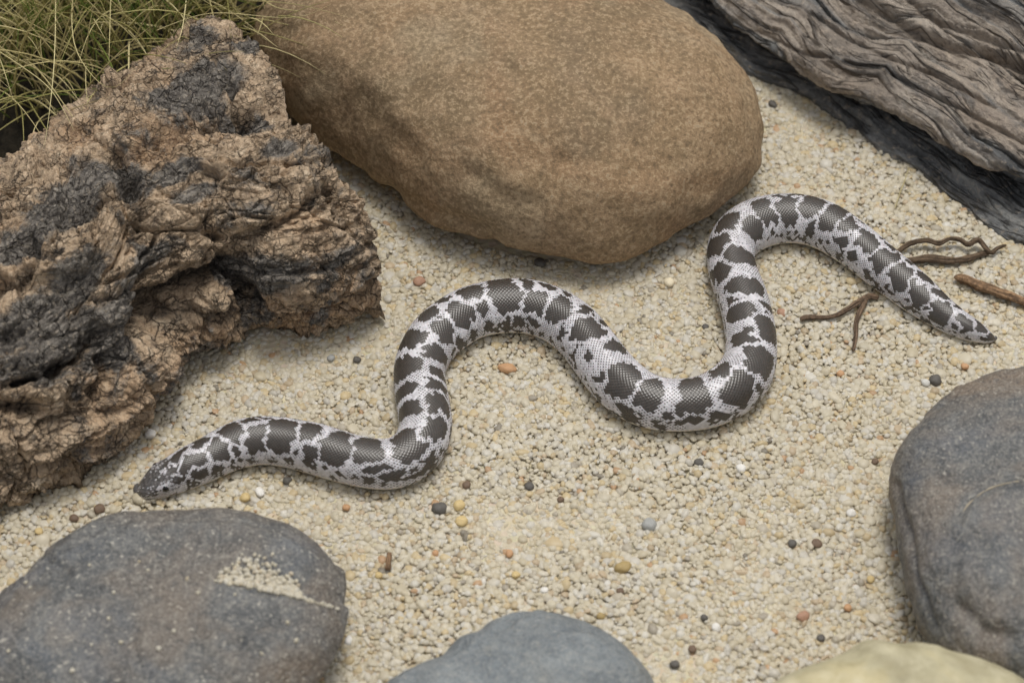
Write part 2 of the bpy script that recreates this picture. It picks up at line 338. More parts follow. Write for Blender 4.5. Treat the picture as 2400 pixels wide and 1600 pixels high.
# ------------------------------------------------------------------ stones
def stone(name, outline, H, mat, label, cat, flat=0.75, edge=0.8, zeq=0.4, under=0.35, bump=(0.0012, 60), lump=0.02, seed=1, res=(200, 110), feature=None, rot=0.0, tilt=0.0):
    """outline: the stone's silhouette in photo pixels (2352 scale); fitted by shaping its plan outline at real height"""
    out = np.asarray(outline, float) * K
    cpx = (out.min(0) + out.max(0)) / 2; z0 = H * zeq
    C = unproject(cpx, z0); C[2] = 0
    nA, nB = 256, 60
    al = np.linspace(0, 2 * np.pi, nA, endpoint=False)
    # first guess from the outline on the plane at mid height
    W = unproject(out, z0) - C
    def dense(poly):
        q = np.vstack([poly, poly[:1]]); return np.vstack([q[i] + (q[i + 1] - q[i]) * t for i in range(len(poly)) for t in np.linspace(0, 1, 24, endpoint=False)[:, None, None].reshape(-1, 1)])
    Wd = dense(W[:, :2]); ang = np.arctan2(Wd[:, 1], Wd[:, 0]) % (2 * np.pi); rad = np.hypot(Wd[:, 0], Wd[:, 1])
    o = np.argsort(ang); rA = np.interp(al, ang[o], rad[o], period=2 * np.pi)
    def sm(r, n):
        for _ in range(n): r = (np.roll(r, 1) + 2 * r + np.roll(r, -1)) / 4
        return r
    rA = sm(rA, 8)
    def surf(rA, nA, nB):
        al = np.linspace(0, 2 * np.pi, nA, endpoint=False); be = np.linspace(-np.pi / 2, np.pi / 2, nB)
        r = np.interp(al, np.linspace(0, 2 * np.pi, len(rA), endpoint=False), rA, period=2 * np.pi)
        rho = np.abs(np.cos(be)) ** flat
        zz = np.where(be > 0, z0 + (H - z0) * np.abs(np.sin(be)) ** edge, z0 - z0 * 1.08 * np.abs(np.sin(be)) ** 0.9)
        rho = np.where(be < 0, rho * (1 - under * (1 - np.cos(be)) ) , rho)
        X = C[0] + r[None, :] * rho[:, None] * np.cos(al); Y = C[1] + r[None, :] * rho[:, None] * np.sin(al)
        Z = np.repeat(zz[:, None], nA, 1)
        Z = Z + np.clip(Z / H, 0, 1) * tilt * r[None, :] * rho[:, None] * np.cos(al - rot)
        return np.stack([X, Y, Z], -1)
    od = dense(out) - cpx; oang = np.arctan2(od[:, 1], od[:, 0]) % (2 * np.pi); orad = np.hypot(od[:, 0], od[:, 1]); oo = np.argsort(oang)
    for it in range(26):
        q = project(surf(rA, nA, nB)).reshape(-1, 2) - cpx
        a = np.arctan2(q[:, 1], q[:, 0]) % (2 * np.pi); d = np.hypot(q[:, 0], q[:, 1])
        bins = (a / (2 * np.pi) * 72).astype(int) % 72; mx = np.zeros(72); np.maximum.at(mx, bins, d)
        bc = (np.arange(72) + 0.5) / 72 * 2 * np.pi
        ratio = np.interp(bc, oang[oo], orad[oo], period=2 * np.pi) / np.maximum(mx, 1e-6)
        # image angle of each plan direction (at the equator)
        e = project(np.stack([C[0] + rA * np.cos(al), C[1] + rA * np.sin(al), np.full(nA, z0)], -1)) - cpx
        ea = np.arctan2(e[:, 1], e[:, 0]) % (2 * np.pi)
        rA = sm(rA * sm(np.interp(ea, bc, ratio, period=2 * np.pi), 70) ** 0.5, 12)
    P = surf(rA, res[0], res[1]); N = -grid_normals(P, True)
    N[0] = (0, 0, -1); N[-1] = (0, 0, 1)
    if np.mean(N[res[1] // 2] @ np.array([0, 0, 1.0]) ) < -0.5: N = -N
    ctr = P - np.array([C[0], C[1], z0]); sgn = np.sign(np.sum(N * ctr, -1).mean()); N = N * (sgn if sgn else 1); N[0] = (0, 0, -1); N[-1] = (0, 0, 1)
    chip = 0.0
    if name == 'slate_stone':
        f1, f2, cid = worley(P * 55 + 0.35 * fbm(P * 90, 2, seed + 8)[..., None] + seed, seed + 9); chip = 0.0022 * (cid - 0.5) * sstep(0.0, 0.25, f2 - f1) * sstep(0.3, 0.7, vnoise(P * 30, seed + 4) * 0.5 + 0.5)
    d = chip + lump * H * 4 * fbm(P * 26 + seed * 7.7, 3, seed) + bump[0] * fbm(P * bump[1] * 2 + seed, 4, seed + 5)
    if feature is not None: d = d + feature(P, project(P) / K)
    P2 = P + N * d[..., None]
    P2[..., 2] = np.maximum(P2[..., 2], -0.004)
    F = grid_faces(res[1], res[0], True)
    V = P2.reshape(-1, 3) - C
    me = mesh_np(name, V, F, mat)
    ob = obj(name, me, label=label, category=cat); ob.location = C
    OCCL.append(np.stack([C[0] + rA * np.cos(al) * (0.97 - under), C[1] + rA * np.sin(al) * (0.97 - under)], -1))
    return ob, BVHTree.FromPolygons([tuple(v) for v in P2.reshape(-1, 3)], [tuple(int(i) for i in f) for f in F])

def crease(pts, w, depth):
    pts = np.asarray(pts, float)
    def f(P, px):
        d, al = poly_dist(px[..., 0], px[..., 1], pts); return -depth * np.exp(-(d / w) ** 2) * (P[..., 2] > 0.008)
    return f
def feat_tan(P, px):
    d, al = poly_dist(px[..., 0], px[..., 1], [(720, 110), (800, 150), (880, 190), (920, 260)])
    r = 0.0022 * np.exp(-(d / 40) ** 2)
    d, al = poly_dist(px[..., 0], px[..., 1], [(900, 430), (1000, 490), (1100, 530), (1150, 590)])
    r += -0.0015 * np.exp(-(d / 14) ** 2)
    d, al = poly_dist(px[..., 0], px[..., 1], [(1560, 560), (1640, 490), (1740, 410)])
    r += -0.0012 * np.exp(-(d / 18) ** 2)
    d, al = poly_dist(px[..., 0], px[..., 1], [(1080, 400), (1180, 480), (1250, 470), (1290, 380)])
    return r - 0.0016 * np.exp(-(d / 26) ** 2)
tan_outline = [(545, 60), (575, 170), (630, 262), (700, 322), (780, 360), (860, 406), (920, 460), (990, 507), (1060, 550), (1160, 582), (1300, 598), (1420, 599), (1510, 582), (1600, 535), (1680, 480), (1742, 415), (1762, 340), (1760, 260), (1738, 188), (1698, 118), (1618, 52), (1518, -10), (1380, -70), (1200, -110), (1000, -120), (780, -95), (610, -35)]
stone('boulder', tan_outline, 0.062, mat_tan_boulder(), 'large smooth tan river boulder behind the snake, resting on pale sand', 'boulder', flat=0.66, edge=0.9, zeq=0.22, under=0.1, lump=0.009, bump=(0.0008, 45), seed=3, res=(300, 150), feature=feat_tan)

def feat_a(P, px):
    x, y = px[..., 0], px[..., 1]; top = sstep(0.012, 0.02, P[..., 2])
    line = np.array([(-200, 1330), (60, 1395), (220, 1372), (380, 1330), (505, 1345), (600, 1383), (690, 1372), (800, 1400), (900, 1420)], float)
    yl = np.interp(x, line[:, 0], line[:, 1])
    r = 0.0032 * sstep(-4, 8, y - yl) * sstep(330, 560, x) * top
    r += 0.0026 * sstep(-6, 14, y - np.interp(x, [-100, 250, 310, 480, 640, 800], [1420, 1215, 1200, 1195, 1225, 1330])) * top
    d, _ = poly_dist(x, y, [(505, 1335), (580, 1345), (660, 1362)]); r -= 0.0022 * np.exp(-(d / 30) ** 2) * (y < yl + 4) * top
    d, _ = poly_dist(x, y, [(110, 1290), (160, 1330), (120, 1390)]); r -= 0.002 * np.exp(-(d / 12) ** 2) * top
    return r
stA = [(22, 1355), (50, 1312), (110, 1262), (185, 1218), (245, 1192), (310, 1172), (400, 1172), (500, 1163), (570, 1172), (640, 1190), (692, 1216), (735, 1262), (770, 1302), (786, 1360), (786, 1430), (775, 1505), (742, 1560), (690, 1630), (560, 1720), (350, 1780), (100, 1760), (-80, 1680), (-110, 1560), (-60, 1460)]
stone_a, bvh_a = stone('slate_stone', stA, 0.034, mat_slate('slate_dark_a', srgb(112, 112, 110), srgb(66, 68, 70), srgb(124, 106, 86), 0.75, 0.55, 1.0, srgb(84, 94, 106)), 'dark grey slate stone with pale sand caught on top, beside the snake\'s head', 'stone', flat=0.45, edge=0.75, zeq=0.32, under=0.14, lump=0.008, bump=(0.0005, 60), seed=11, res=(320, 160), feature=feat_a)
stB = [(870, 1570), (960, 1520), (1045, 1472), (1100, 1440), (1150, 1407), (1200, 1395), (1260, 1399), (1330, 1414), (1400, 1445), (1460, 1493), (1500, 1548), (1530, 1630), (1500, 1740), (1380, 1810), (1180, 1830), (980, 1790), (840, 1700), (820, 1630)]
stone('slate_stone', stB, 0.03, mat_slate('slate_blue_b', srgb(136, 142, 144), srgb(98, 105, 110), srgb(132, 128, 116), 0.35, 0.3, 1.3), 'smooth blue grey stone half buried in sand, without rust stains', 'stone', flat=0.6, edge=0.9, zeq=0.22, under=0.08, lump=0.005, bump=(0.0003, 60), seed=21, res=(240, 120))
def feat_c(P, px):
    x, y = px[..., 0], px[..., 1]; top = sstep(0.012, 0.022, P[..., 2])
    d, _ = poly_dist(x, y, [(2360, 1100), (2280, 1118), (2230, 1150), (2200, 1195), (2245, 1235), (2275, 1275)])
    r = 0.0014 * sstep(0, 14, y - np.interp(x, [2180, 2230, 2280, 2360], [1210, 1150, 1118, 1100])) * sstep(2190, 2230, x) * top
    r -= 0.0012 * np.exp(-(d / 7) ** 2) * top
    d, _ = poly_dist(x, y, [(2060, 1110), (2085, 1240), (2100, 1330), (2140, 1440)]); r -= 0.002 * np.exp(-(d / 9) ** 2)
    d, _ = poly_dist(x, y, [(2210, 1395), (2260, 1450), (2320, 1460)]); return r - 0.003 * np.exp(-(d / 22) ** 2) * top
stC = [(2440, 828), (2352, 835), (2280, 855), (2200, 890), (2150, 930), (2100, 985), (2060, 1022), (2038, 1070), (2038, 1130), (2050, 1200), (2064, 1290), (2074, 1380), (2094, 1440), (2140, 1500), (2230, 1570), (2400, 1620), (2580, 1570), (2720, 1420), (2770, 1250), (2740, 1050), (2640, 900), (2540, 840)]
stone_c, bvh_c = stone('slate_stone', stC, 0.042, mat_slate('slate_dark_c', srgb(112, 112, 110), srgb(70, 72, 74), srgb(130, 110, 88), 0.75, 0.4, 1.0, srgb(82, 88, 98)), 'dark grey slate stone with rusty brown stain, behind the yellow stone', 'stone', flat=0.44, edge=0.8, zeq=0.42, under=0.3, lump=0.01, bump=(0.0005, 60), seed=31, res=(320, 160), feature=feat_c)
stD = [(1745, 1575), (1850, 1521), (1950, 1485), (2020, 1467), (2110, 1465), (2200, 1488), (2280, 1514), (2352, 1545), (2440, 1620), (2450, 1740), (2330, 1840), (2080, 1870), (1840, 1840), (1700, 1760), (1690, 1650)]
stone('yellow_stone', stD, 0.042, mat_yellow(), 'pale yellow rounded stone in front of the dark slate stone', 'stone', flat=0.62, edge=0.9, zeq=0.3, under=0.12, lump=0.01, bump=(0.0006, 50), seed=41, res=(220, 110))

# ------------------------------------------------------------------ cork bark log
def build_log():
    F0 = unproject(np.array([868, 705]) * K, 0.0)
    ang = R(37); d = np.array([math.cos(ang), math.sin(ang), 0]); n = np.array([-math.sin(ang), math.cos(ang), 0])
    nT, nA, nB = 700, 470, 60
    L = 0.30
    foot = np.array([(868, 702), (800, 728), (700, 752), (600, 758), (540, 792), (470, 805), (405, 840), (395, 900), (365, 950), (310, 988), (250, 1040), (190, 1090), (60, 1136), (0, 1146), (-150, 1230), (-400, 1380)]) * K
    fw = unproject(foot, 0.007) - F0
    ft, fq = -(fw @ d), fw @ n; o = np.argsort(ft)
    T = np.linspace(0, 1, nT) ** 1.0 * L
    q0 = np.interp(T, ft[o], fq[o])
    ker = np.ones(15) / 15; q0 = np.convolve(np.pad(q0, 7, mode='edge'), ker, 'valid')
    ph = np.linspace(0, np.pi, nA)
    back_t = np.array([(455, 40), (400, 70), (300, 150), (200, 230), (100, 305), (0, 372), (-150, 470), (-400, 640)]) * K
    def arch(q0, Wd, H):
        c = np.cos(ph); q = q0[:, None] + Wd[:, None] * 0.5 * (1 - np.sign(c) * np.abs(c) ** 0.9)
        z = H[:, None] * np.sin(ph)[None, :] ** 0.72
        return F0 - T[:, None, None] * d + q[..., None] * n + z[..., None] * np.array([0, 0, 1.0])
    Wd = np.full(nT, 0.150); H = 0.060 + 0.004 * np.sin(T * 30)
    dimg = np.array([-math.cos(R(30)), math.sin(R(30))])        # image direction running down the log
    nimg = np.array([-math.sin(R(30)), -math.cos(R(30))])       # image direction across it, towards the back
    for it in range(8):
        px = project(arch(q0, Wd, H)); s = px @ nimg; k = s.argmax(1); tip = px[np.arange(nT), k]
        tl = tip @ dimg; bl = back_t @ dimg; bs = back_t @ nimg
        want = np.interp(tl, bl, bs); Wd = Wd + (want - s.max(1)) / 6000 * 0.9
        Wd = np.convolve(np.pad(Wd, 10, mode='edge'), np.ones(21) / 21, 'valid')
    P = arch(q0, Wd, H)
    # the sawn-off right end follows the photographed rim
    rim = np.array([(866, 712), (868, 660), (852, 560), (832, 470), (765, 405), (722, 335), (662, 252), (642, 175), (578, 85), (492, 38), (455, 40), (380, 20), (300, -20)]) * K
    rs = rim @ nimg; rt = rim @ dimg; o = np.argsort(rs)
    p0 = project(P[0]); want = np.interp(p0 @ nimg, rs[o], rt[o]); dt = (want - p0 @ dimg) / 6000
    kk = np.argmax(p0 @ nimg); dt[kk:] = dt[kk]
    fall = np.exp(-(T / 0.06) ** 1.5)
    P = P - (dt[None, :] * fall[:, None])[..., None] * d
    arc = np.zeros((nT, nA)); arc[:, 1:] = np.cumsum(np.linalg.norm(np.diff(P, axis=1), axis=-1), 1)
    tt = T[:, None] + dt[None, :] * fall[:, None]
    N = grid_normals(P); N = N * np.sign((N @ np.array([0, 0, 1.0])).mean())
    px = project(P) / K; facing = np.sum(N * (CAM - P), -1) > 0
    def uv_of(p):
        dd = np.hypot(px[..., 0] - p[0], px[..., 1] - p[1]) + (~facing) * 500; i = np.unravel_index(dd.argmin(), dd.shape)
        return tt[i], arc[i]
    U = np.stack([tt, arc, np.zeros_like(tt)], -1)
    w1 = fbm(P * 45, 3, 60)[..., None] * np.array([0.004, 0.0025, 0]); Uw = U + w1
    h = 0.0028 * fbm(P * 30, 3, 51)
    rd = ridged(np.stack([Uw[..., 0] * 18, Uw[..., 1] * 62, P[..., 2] * 0], -1), 3, 52)
    h += 0.0022 * np.clip(rd, -1.3, 0.7)
    f1, f2, cid = worley(np.stack([Uw[..., 0] * 42, Uw[..., 1] * 70, 0 * tt], -1), 53)
    h += 0.0068 * (cid - 0.5) * sstep(0.0, 0.09, f2 - f1) - 0.0022 * (1 - sstep(0.0, 0.10, f2 - f1))
    g1, g2, cid2 = worley(np.stack([Uw[..., 0] * 110, Uw[..., 1] * 190, 0 * tt], -1), 54)
    h += 0.0019 * (cid2 - 0.5) * sstep(0.0, 0.12, g2 - g1) - 0.0015 * (1 - sstep(0.0, 0.11, g2 - g1))
    j1, j2, cid3 = worley(np.stack([tt * 260, arc * 310, 0 * tt], -1) + 0.2 * fbm(P * 260, 2, 57)[..., None], 58)
    h += 0.0006 * (cid3 - 0.5) * sstep(0, 0.25, j2 - j1) - 0.0008 * (1 - sstep(0.0, 0.16, j2 - j1))
    h += 0.0011 * fbm(P * 330, 3, 55)
    k1, k2, _ = worley(np.stack([tt * 200, arc * 230, 0 * tt], -1) + 0.4 * fbm(P * 200, 2, 66)[..., None], 67)
    h += 0.0012 * (1 - np.clip(k1 * 1.3, 0, 1) ** 2) * sstep(0.35, 0.6, vnoise(P * 26, 68) * 0.5 + 0.5)
    crack = np.zeros_like(h); grey = np.zeros_like(h)
    # (polyline in photo pixels, half width mm, depth mm)
    for pts, wd, dp in [([(478, 272), (520, 262), (566, 252)], 4.5, 12), ([(520, 165), (532, 205), (545, 238)], 1.8, 6), ([(262, 352), (290, 395), (285, 425)], 2.6, 7), ([(300, 440), (322, 500), (318, 545)], 3.5, 8),
                        ([(190, 500), (250, 455), (300, 430)], 3, 5), ([(330, 722), (385, 690), (440, 660), (490, 645), (528, 618)], 6.0, 17), ([(520, 612), (548, 650), (590, 690)], 3.5, 12), ([(400, 735), (470, 715), (560, 720)], 7.0, 7),
                        ([(-60, 900), (20, 878), (100, 860), (150, 838), (195, 826)], 1.3, 9), ([(195, 826), (215, 790), (225, 760)], 3.5, 8), ([(240, 830), (255, 870), (235, 910)], 3.5, 7), ([(-30, 940), (20, 930), (55, 945)], 5, 9), ([(70, 560), (95, 600), (130, 590)], 3.5, 7),
                        ([(-20, 660), (30, 650), (60, 620)], 4, 7), ([(495, 548), (560, 545), (640, 515), (700, 480), (745, 440)], 1.8, 5), ([(748, 440), (765, 500), (800, 540), (845, 560)], 1.8, 5), ([(640, 240), (660, 255), (700, 290)], 2, 3),
                        ([(180, 700), (260, 680), (330, 640), (400, 600)], 2.2, 4), ([(100, 1000), (180, 965), (260, 940)], 2.5, 4), ([(600, 700), (680, 715), (780, 690), (860, 640)], 1.8, 3), ([(60, 480), (120, 440), (160, 390)], 2, 3),
                        ([(330, 330), (420, 300), (480, 280)], 2.5, 4), ([(430, 420), (520, 400), (600, 365)], 2.5, 3), ([(470, 480), (480, 530)], 1.5, 4)]:
        q = [uv_of(p) for p in pts]
        dist, al = poly_dist(tt, arc, q)
        dist = dist + 0.0016 * fbm(P * 160, 3, 71)
        m = np.exp(-np.clip(dist, 0, 1) ** 2 / (wd * 1e-3) ** 2); h -= dp * 1e-3 * m
        crack = np.maximum(crack, np.exp(-np.clip(dist, 0, 1) ** 2 / (wd * 0.55e-3) ** 2) * min(1, dp / 9))
    # raised tan ridges
    for pts, wd, dp in [([(470, 400), (560, 380), (690, 300)], 8, 4), ([(500, 500), (600, 470), (720, 400)], 9, 5), ([(600, 590), (700, 570), (800, 540)], 12, 5), ([(120, 600), (260, 540), (430, 480)], 8, 3), ([(440, 90), (560, 130)], 9, 3), ([(290, 870), (350, 850)], 10, 5), ([(230, 740), (420, 600)], 8, 4), ([(470, 690), (500, 740)], 6, 4)]:
        q = [uv_of(p) for p in pts]; dist, al = poly_dist(tt, arc, q); h += dp * 1e-3 * np.exp(-(dist / (wd * 1e-3)) ** 2)
    for p, a, b in [((200, 430), 24, 9), ((130, 470), 16, 8), ((480, 180), 15, 10), ((420, 230), 15, 8), ((400, 395), 12, 5), ((170, 650), 12, 7), ((120, 800), 26, 8), ((60, 740), 20, 8), ((640, 350), 7, 5), ((560, 110), 7, 6), ((440, 450), 10, 4), ((600, 620), 14, 8), ((270, 760), 10, 14), ((40, 560), 12, 8), ((320, 610), 18, 4), ((560, 270), 10, 7), ((290, 400), 8, 10)]:
        u = uv_of(p); m = np.exp(-(((tt - u[0]) / (a * 1e-3)) ** 2 + ((arc - u[1]) / (b * 1e-3)) ** 2) ** 1.5)
        grey = np.maximum(grey, m); h -= 0.0012 * m
    h -= 0.0075 * np.exp(-(arc / 0.0055) ** 2) * (0.75 + 0.5 * vnoise(np.stack([tt * 40, 0 * tt, 0 * tt], -1), 77)) * (T[:, None] > 0.0)
    edge = np.minimum(1, arc / 0.004) * np.minimum(1, (arc[:, -1:] - arc) / 0.004)
    P2 = P + N * h[..., None]
    P2[..., 2] = np.maximum(P2[..., 2], 0.0005 + 0.0 * P2[..., 2])
    # close underneath with a floor strip, and cap the end
    bot = np.linspace(0, 1, nB)[1:-1]
    under = P2[:, -1:, :] * (1 - bot)[None, :, None] + P2[:, :1, :] * bot[None, :, None]
    under[..., 2] = 0.001 + 0.018 * np.sin(np.pi * bot)[None, :] ** 0.7
    ring = np.concatenate([P2, under], 1); m = ring.shape[1]
    caps = []
    cen = ring[0].mean(0)
    for f, tin in ((0.97, -0.0008), (0.85, 0.0015), (0.6, 0.003), (0.3, 0.004), (0.02, 0.0042)):
        caps.append(cen + (ring[0] - cen) * f - d * tin + (0.0008 * fbm(ring[0] * 200 * f, 3, 5))[:, None] * d)
    far = ring[-1].mean(0)
    full = np.concatenate([np.array(caps)[::-1], ring, (far + (ring[-1] - far) * 0.02)[None]], 0)
    full[..., 2] = np.maximum(full[..., 2], 0.0004)
    nU = full.shape[0]
    padw = lambda a: np.concatenate([np.repeat(np.concatenate([a, np.repeat(a[:, -1:], nB - 2, 1)], 1)[:1], 5, 0), np.concatenate([a, np.repeat(a[:, -1:], nB - 2, 1)], 1), np.concatenate([a, np.repeat(a[:, -1:], nB - 2, 1)], 1)[-1:]], 0)
    org = np.array([F0[0] - 0.1, F0[1] - 0.02, 0])
    me = mesh_np('cork_bark', (full - org).reshape(-1, 3), grid_faces(nU, m, True)[:, ::-1], mat_cork())
    uvw = np.stack([padw(tt), padw(arc), padw(P[..., 2] * 0)], -1); uvw[:5, :, 2] += np.arange(5)[:, None] * 0.004
    attr(me, 'uvw', 'FLOAT_VECTOR', uvw); attr(me, 'grey', 'FLOAT', padw(grey)); attr(me, 'crack', 'FLOAT', padw(crack))
    ob = obj('cork_bark_log', me, label='rugged brown and grey piece of cork bark lying in front of the grass', category='log'); ob.location = org
    OCCL.append(np.concatenate([P[:, 75, :2], P[::-1, -20, :2]]))
build_log()

# ------------------------------------------------------------------ layered rock ledge
def build_ledge():
    z4 = lambda r, ox=1500, oy=0, s=2.613: np.array([(ox + a / s, oy + b / s) for a, b in r])
    foot = np.vstack([[(1240, -150), (1360, -60)], z4([(-40, 40), (150, 140), (360, 255), (520, 370), (690, 475), (850, 525), (1000, 592), (1200, 732), (1330, 822), (1450, 922), (1700, 1062), (1850, 1202), (2000, 1292), (2200, 1432), (2352, 1505)]), [(2520, 660), (2660, 760)]])
    lip = np.vstack([[(1330, -210), (1500, -105)], z4([(420, 0), (560, 130), (760, 272), (900, 352), (1060, 462), (1230, 562), (1400, 622), (1600, 722), (1750, 812), (1950, 932), (2120, 1012), (2352, 1082)]), [(2540, 480), (2700, 555)]])
    nT = 520
    foot = smooth_curve(foot, nT, 4); lip = smooth_curve(lip, nT, 4)
    T = np.linspace(0, 1, nT)
    zl = 0.014 + 0.007 * T
    A = unproject(foot, 0.0); Lp = unproject(lip, zl)
    dr = A[-1] - A[0]; dr[2] = 0; dr /= np.linalg.norm(dr); n = np.array([-dr[1], dr[0], 0]); n *= np.sign(n[1])
    def along(Q): return (Q - A[0]) @ dr
    # resample the lip at the foot's stations
    ta = along(A); tl = along(Lp); qa = (A - A[0]) @ n; ql = np.interp(ta, tl, (Lp - A[0]) @ n); zl = np.interp(ta, tl, zl)
    rows = []                                        # (offset across, height) per station
    def row(q, z, w=1): rows.append((np.broadcast_to(q, (nT,)), np.broadcast_to(z, (nT,))))
    row(qa + 0.02, -0.003 + 0 * qa); row(qa + 0.001, -0.002); row(qa, 0.0005); row(qa + 0.002, 0.0035); row(qa + 0.007, 0.0055)
    inner = np.maximum(ql + 0.012, qa + 0.014)
    row(np.minimum(qa + 0.012, inner - 0.004), 0.0068); row(inner, np.minimum(0.0072, zl - 0.005)); row(inner + 0.002, zl - 0.003); row(ql + 0.005, zl - 0.002)
    row(ql, zl); row(ql - 0.0005, zl + 0.003); row(ql + 0.004, zl + 0.007); row(ql + 0.016, zl + 0.013); row(ql + 0.03, zl + 0.019)
    row(ql + 0.045, zl + 0.026); row(ql + 0.05, zl + 0.031); row(ql + 0.07, zl + 0.039); row(ql + 0.10, zl + 0.048); row(ql + 0.15, zl + 0.052); row(ql + 0.2, zl + 0.03); row(ql + 0.21, -0.002)
    Q = np.array([r[0] for r in rows]); Z = np.array([r[1] for r in rows])
    nA = 330
    # dense where the face is seen
    wts = np.array([4, 4, 8, 10, 12, 10, 8, 8, 10, 8, 12, 34, 36, 36, 18, 40, 36, 20, 8, 6]); cum = np.r_[0, np.cumsum(wts)] / wts.sum() * (len(rows) - 1) * 0 + np.r_[0, np.cumsum(wts)]
    s = np.linspace(0, cum[-1], nA)
    q = np.array([np.interp(s, cum, Q[:, i]) for i in range(nT)]); z = np.array([np.interp(s, cum, Z[:, i]) for i in range(nT)])
    for _ in range(2):
        q[:, 1:-1] = (q[:, :-2] + 2 * q[:, 1:-1] + q[:, 2:]) / 4; z[:, 1:-1] = (z[:, :-2] + 2 * z[:, 1:-1] + z[:, 2:]) / 4
    base = A[0].copy(); base[2] = 0
    P = base + ta[:, None, None] * dr + q[..., None] * n + z[..., None] * np.array([0, 0, 1.0])
    arc = np.zeros((nT, nA)); arc[:, 1:] = np.cumsum(np.linalg.norm(np.diff(P, axis=1), axis=-1), 1)
    tt = np.repeat(ta[:, None], nA, 1)
    N = grid_normals(P); N = N * np.sign((N[:, nA // 2] @ np.array([0, 0, 1.0])).mean())
    px = project(P)
    # layer coordinate: height-like, with layers running along the rock
    lay = arc + 0.0028 * fbm(np.stack([tt * 9, arc * 14, 0 * tt], -1), 3, 81) + 0.10 * tt * 0.12
    face = sstep(cum[9], cum[11], s)[None, :]
    h = 0.0016 * fbm(np.stack([tt * 12, arc * 30, 0 * tt], -1), 3, 82)
    saw = lambda x: (x - np.floor(x))
    wv = 0.28 * fbm(np.stack([tt * 16, lay * 20, 0 * tt], -1), 3, 83)
    u1 = lay * 80 + wv; f = saw(u1)
    amp = 0.35 + 0.65 * sstep(-0.2, 0.6, vnoise(np.stack([tt * 14, np.floor(u1) * 3.1, 0 * tt], -1), 84))
    h += face * 0.0028 * amp * (f ** 1.0 - 0.5 - 1.0 * (1 - sstep(0.0, 0.09, f)) * 0.0) * -1 * -1
    h -= face * 0.0026 * amp * np.exp(-(np.minimum(f, 1 - f) / 0.07) ** 2)
    u2 = lay * 190 + 0.7 * fbm(np.stack([tt * 26, lay * 40, 0 * tt], -1), 3, 85); f2_ = saw(u2)
    a2 = sstep(-0.1, 0.6, vnoise(np.stack([tt * 26, np.floor(u2) * 2.3, 0 * tt], -1), 86))
    low = 1 - face; h += (0.0013 + 0.0009 * low) * a2 * (f2_ - 0.5) - 0.0009 * a2 * np.exp(-(np.minimum(f2_, 1 - f2_) / 0.1) ** 2)
    h += 0.0016 * ridged(np.stack([tt * 40, lay * 260, 0 * tt], -1), 3, 87) * 0.5 + 0.0006 * fbm(P * 260, 3, 88)
    for pts, wd, dp in [([(2009, -10), (2074, 30), (2150, 76), (2227, 107), (2303, 118), (2400, 155)], 11, 6), ([(1780, 78), (1883, 128), (2074, 168), (2227, 243), (2400, 335)], 4, 2.2), ([(1900, 30), (1990, 95), (2090, 140), (2200, 180), (2330, 250)], 5, 2.5), ([(2130, 0), (2200, 50), (2400, 120)], 6, 3)]:
        dd, _ = poly_dist(px[..., 0], px[..., 1], pts); h -= dp * 1e-3 * np.exp(-(dd / wd) ** 2) * face
    P2 = P + N * h[..., None]; P2[..., 2] = np.maximum(P2[..., 2], -0.003)
    cenL, cenR = P2[0].mean(0), P2[-1].mean(0)
    full = np.concatenate([(cenL + (P2[0] - cenL) * 0.03)[None], P2, (cenR + (P2[-1] - cenR) * 0.03)[None]], 0)
    pad = lambda a: np.concatenate([a[:1], a, a[-1:]], 0)
    org = np.array([P2[..., 0].mean(), P2[..., 1].mean(), 0])
    me = mesh_np('layered_rock', (full - org).reshape(-1, 3), grid_faces(nT + 2, nA, True), mat_ledge())
    attr(me, 'uvw', 'FLOAT_VECTOR', pad(np.stack([tt, lay, 0 * tt], -1)))
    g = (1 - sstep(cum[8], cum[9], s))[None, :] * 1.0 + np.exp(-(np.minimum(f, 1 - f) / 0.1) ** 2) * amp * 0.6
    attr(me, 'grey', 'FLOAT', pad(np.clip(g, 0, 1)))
    ob = obj('layered_rock', me, label='big grey brown layered rock with dark overhang at the sand\'s edge', category='rock'); ob.location = org
    OCCL.append(np.concatenate([(base + ta[:, None] * dr + (qa + 0.012)[:, None] * n)[:, :2], (base + ta[:, None] * dr + (qa + 0.25)[:, None] * n)[::-1, :2]]))
build_ledge()

# ------------------------------------------------------------------ snake
PATH = [(321, 1145, 13), (328, 1142, 24), (342, 1136, 32), (367, 1126, 40), (401, 1111, 45), (451, 1088, 50), (488, 1071, 51), (524, 1052, 53), (561, 1037, 56), (590, 1030, 57), (632, 1028, 57), (691, 1036, 58), (753, 1051, 60), (807, 1068, 59), (881, 1083, 59), (936, 1077, 60), (980, 1044, 61), (997, 993, 62), (990, 935, 62), (983, 885, 60), (986, 847, 60), (1005, 807, 62), (1030, 776, 63), (1087, 736, 63), (1139, 719, 63), (1194, 712, 64), (1248, 716, 64), (1302, 735, 63), (1346, 765, 63), (1376, 798, 62), (1405, 836, 63), (1441, 881, 64), (1484, 917, 64), (1530, 938, 63), (1587, 945, 62), (1649, 938, 63), (1703, 914, 65), (1740, 881, 65), (1758, 841, 62), (1761, 792, 59), (1754, 745, 59), (1741, 693, 58), (1724, 650, 57), (1714, 610, 56), (1716, 573, 57), (1733, 546, 59), (1755, 530, 60), (1787, 516, 60), (1834, 508, 59), (1887, 511, 58), (1937, 527, 57), (1980, 553, 55), (2027, 587, 53), (2068, 621, 52), (2111, 654, 50), (2156, 690, 47), (2204, 727, 39), (2247, 756, 33), (2285, 775, 26), (2314, 788, 17), (2326, 792, 11), (2333, 794, 4)]
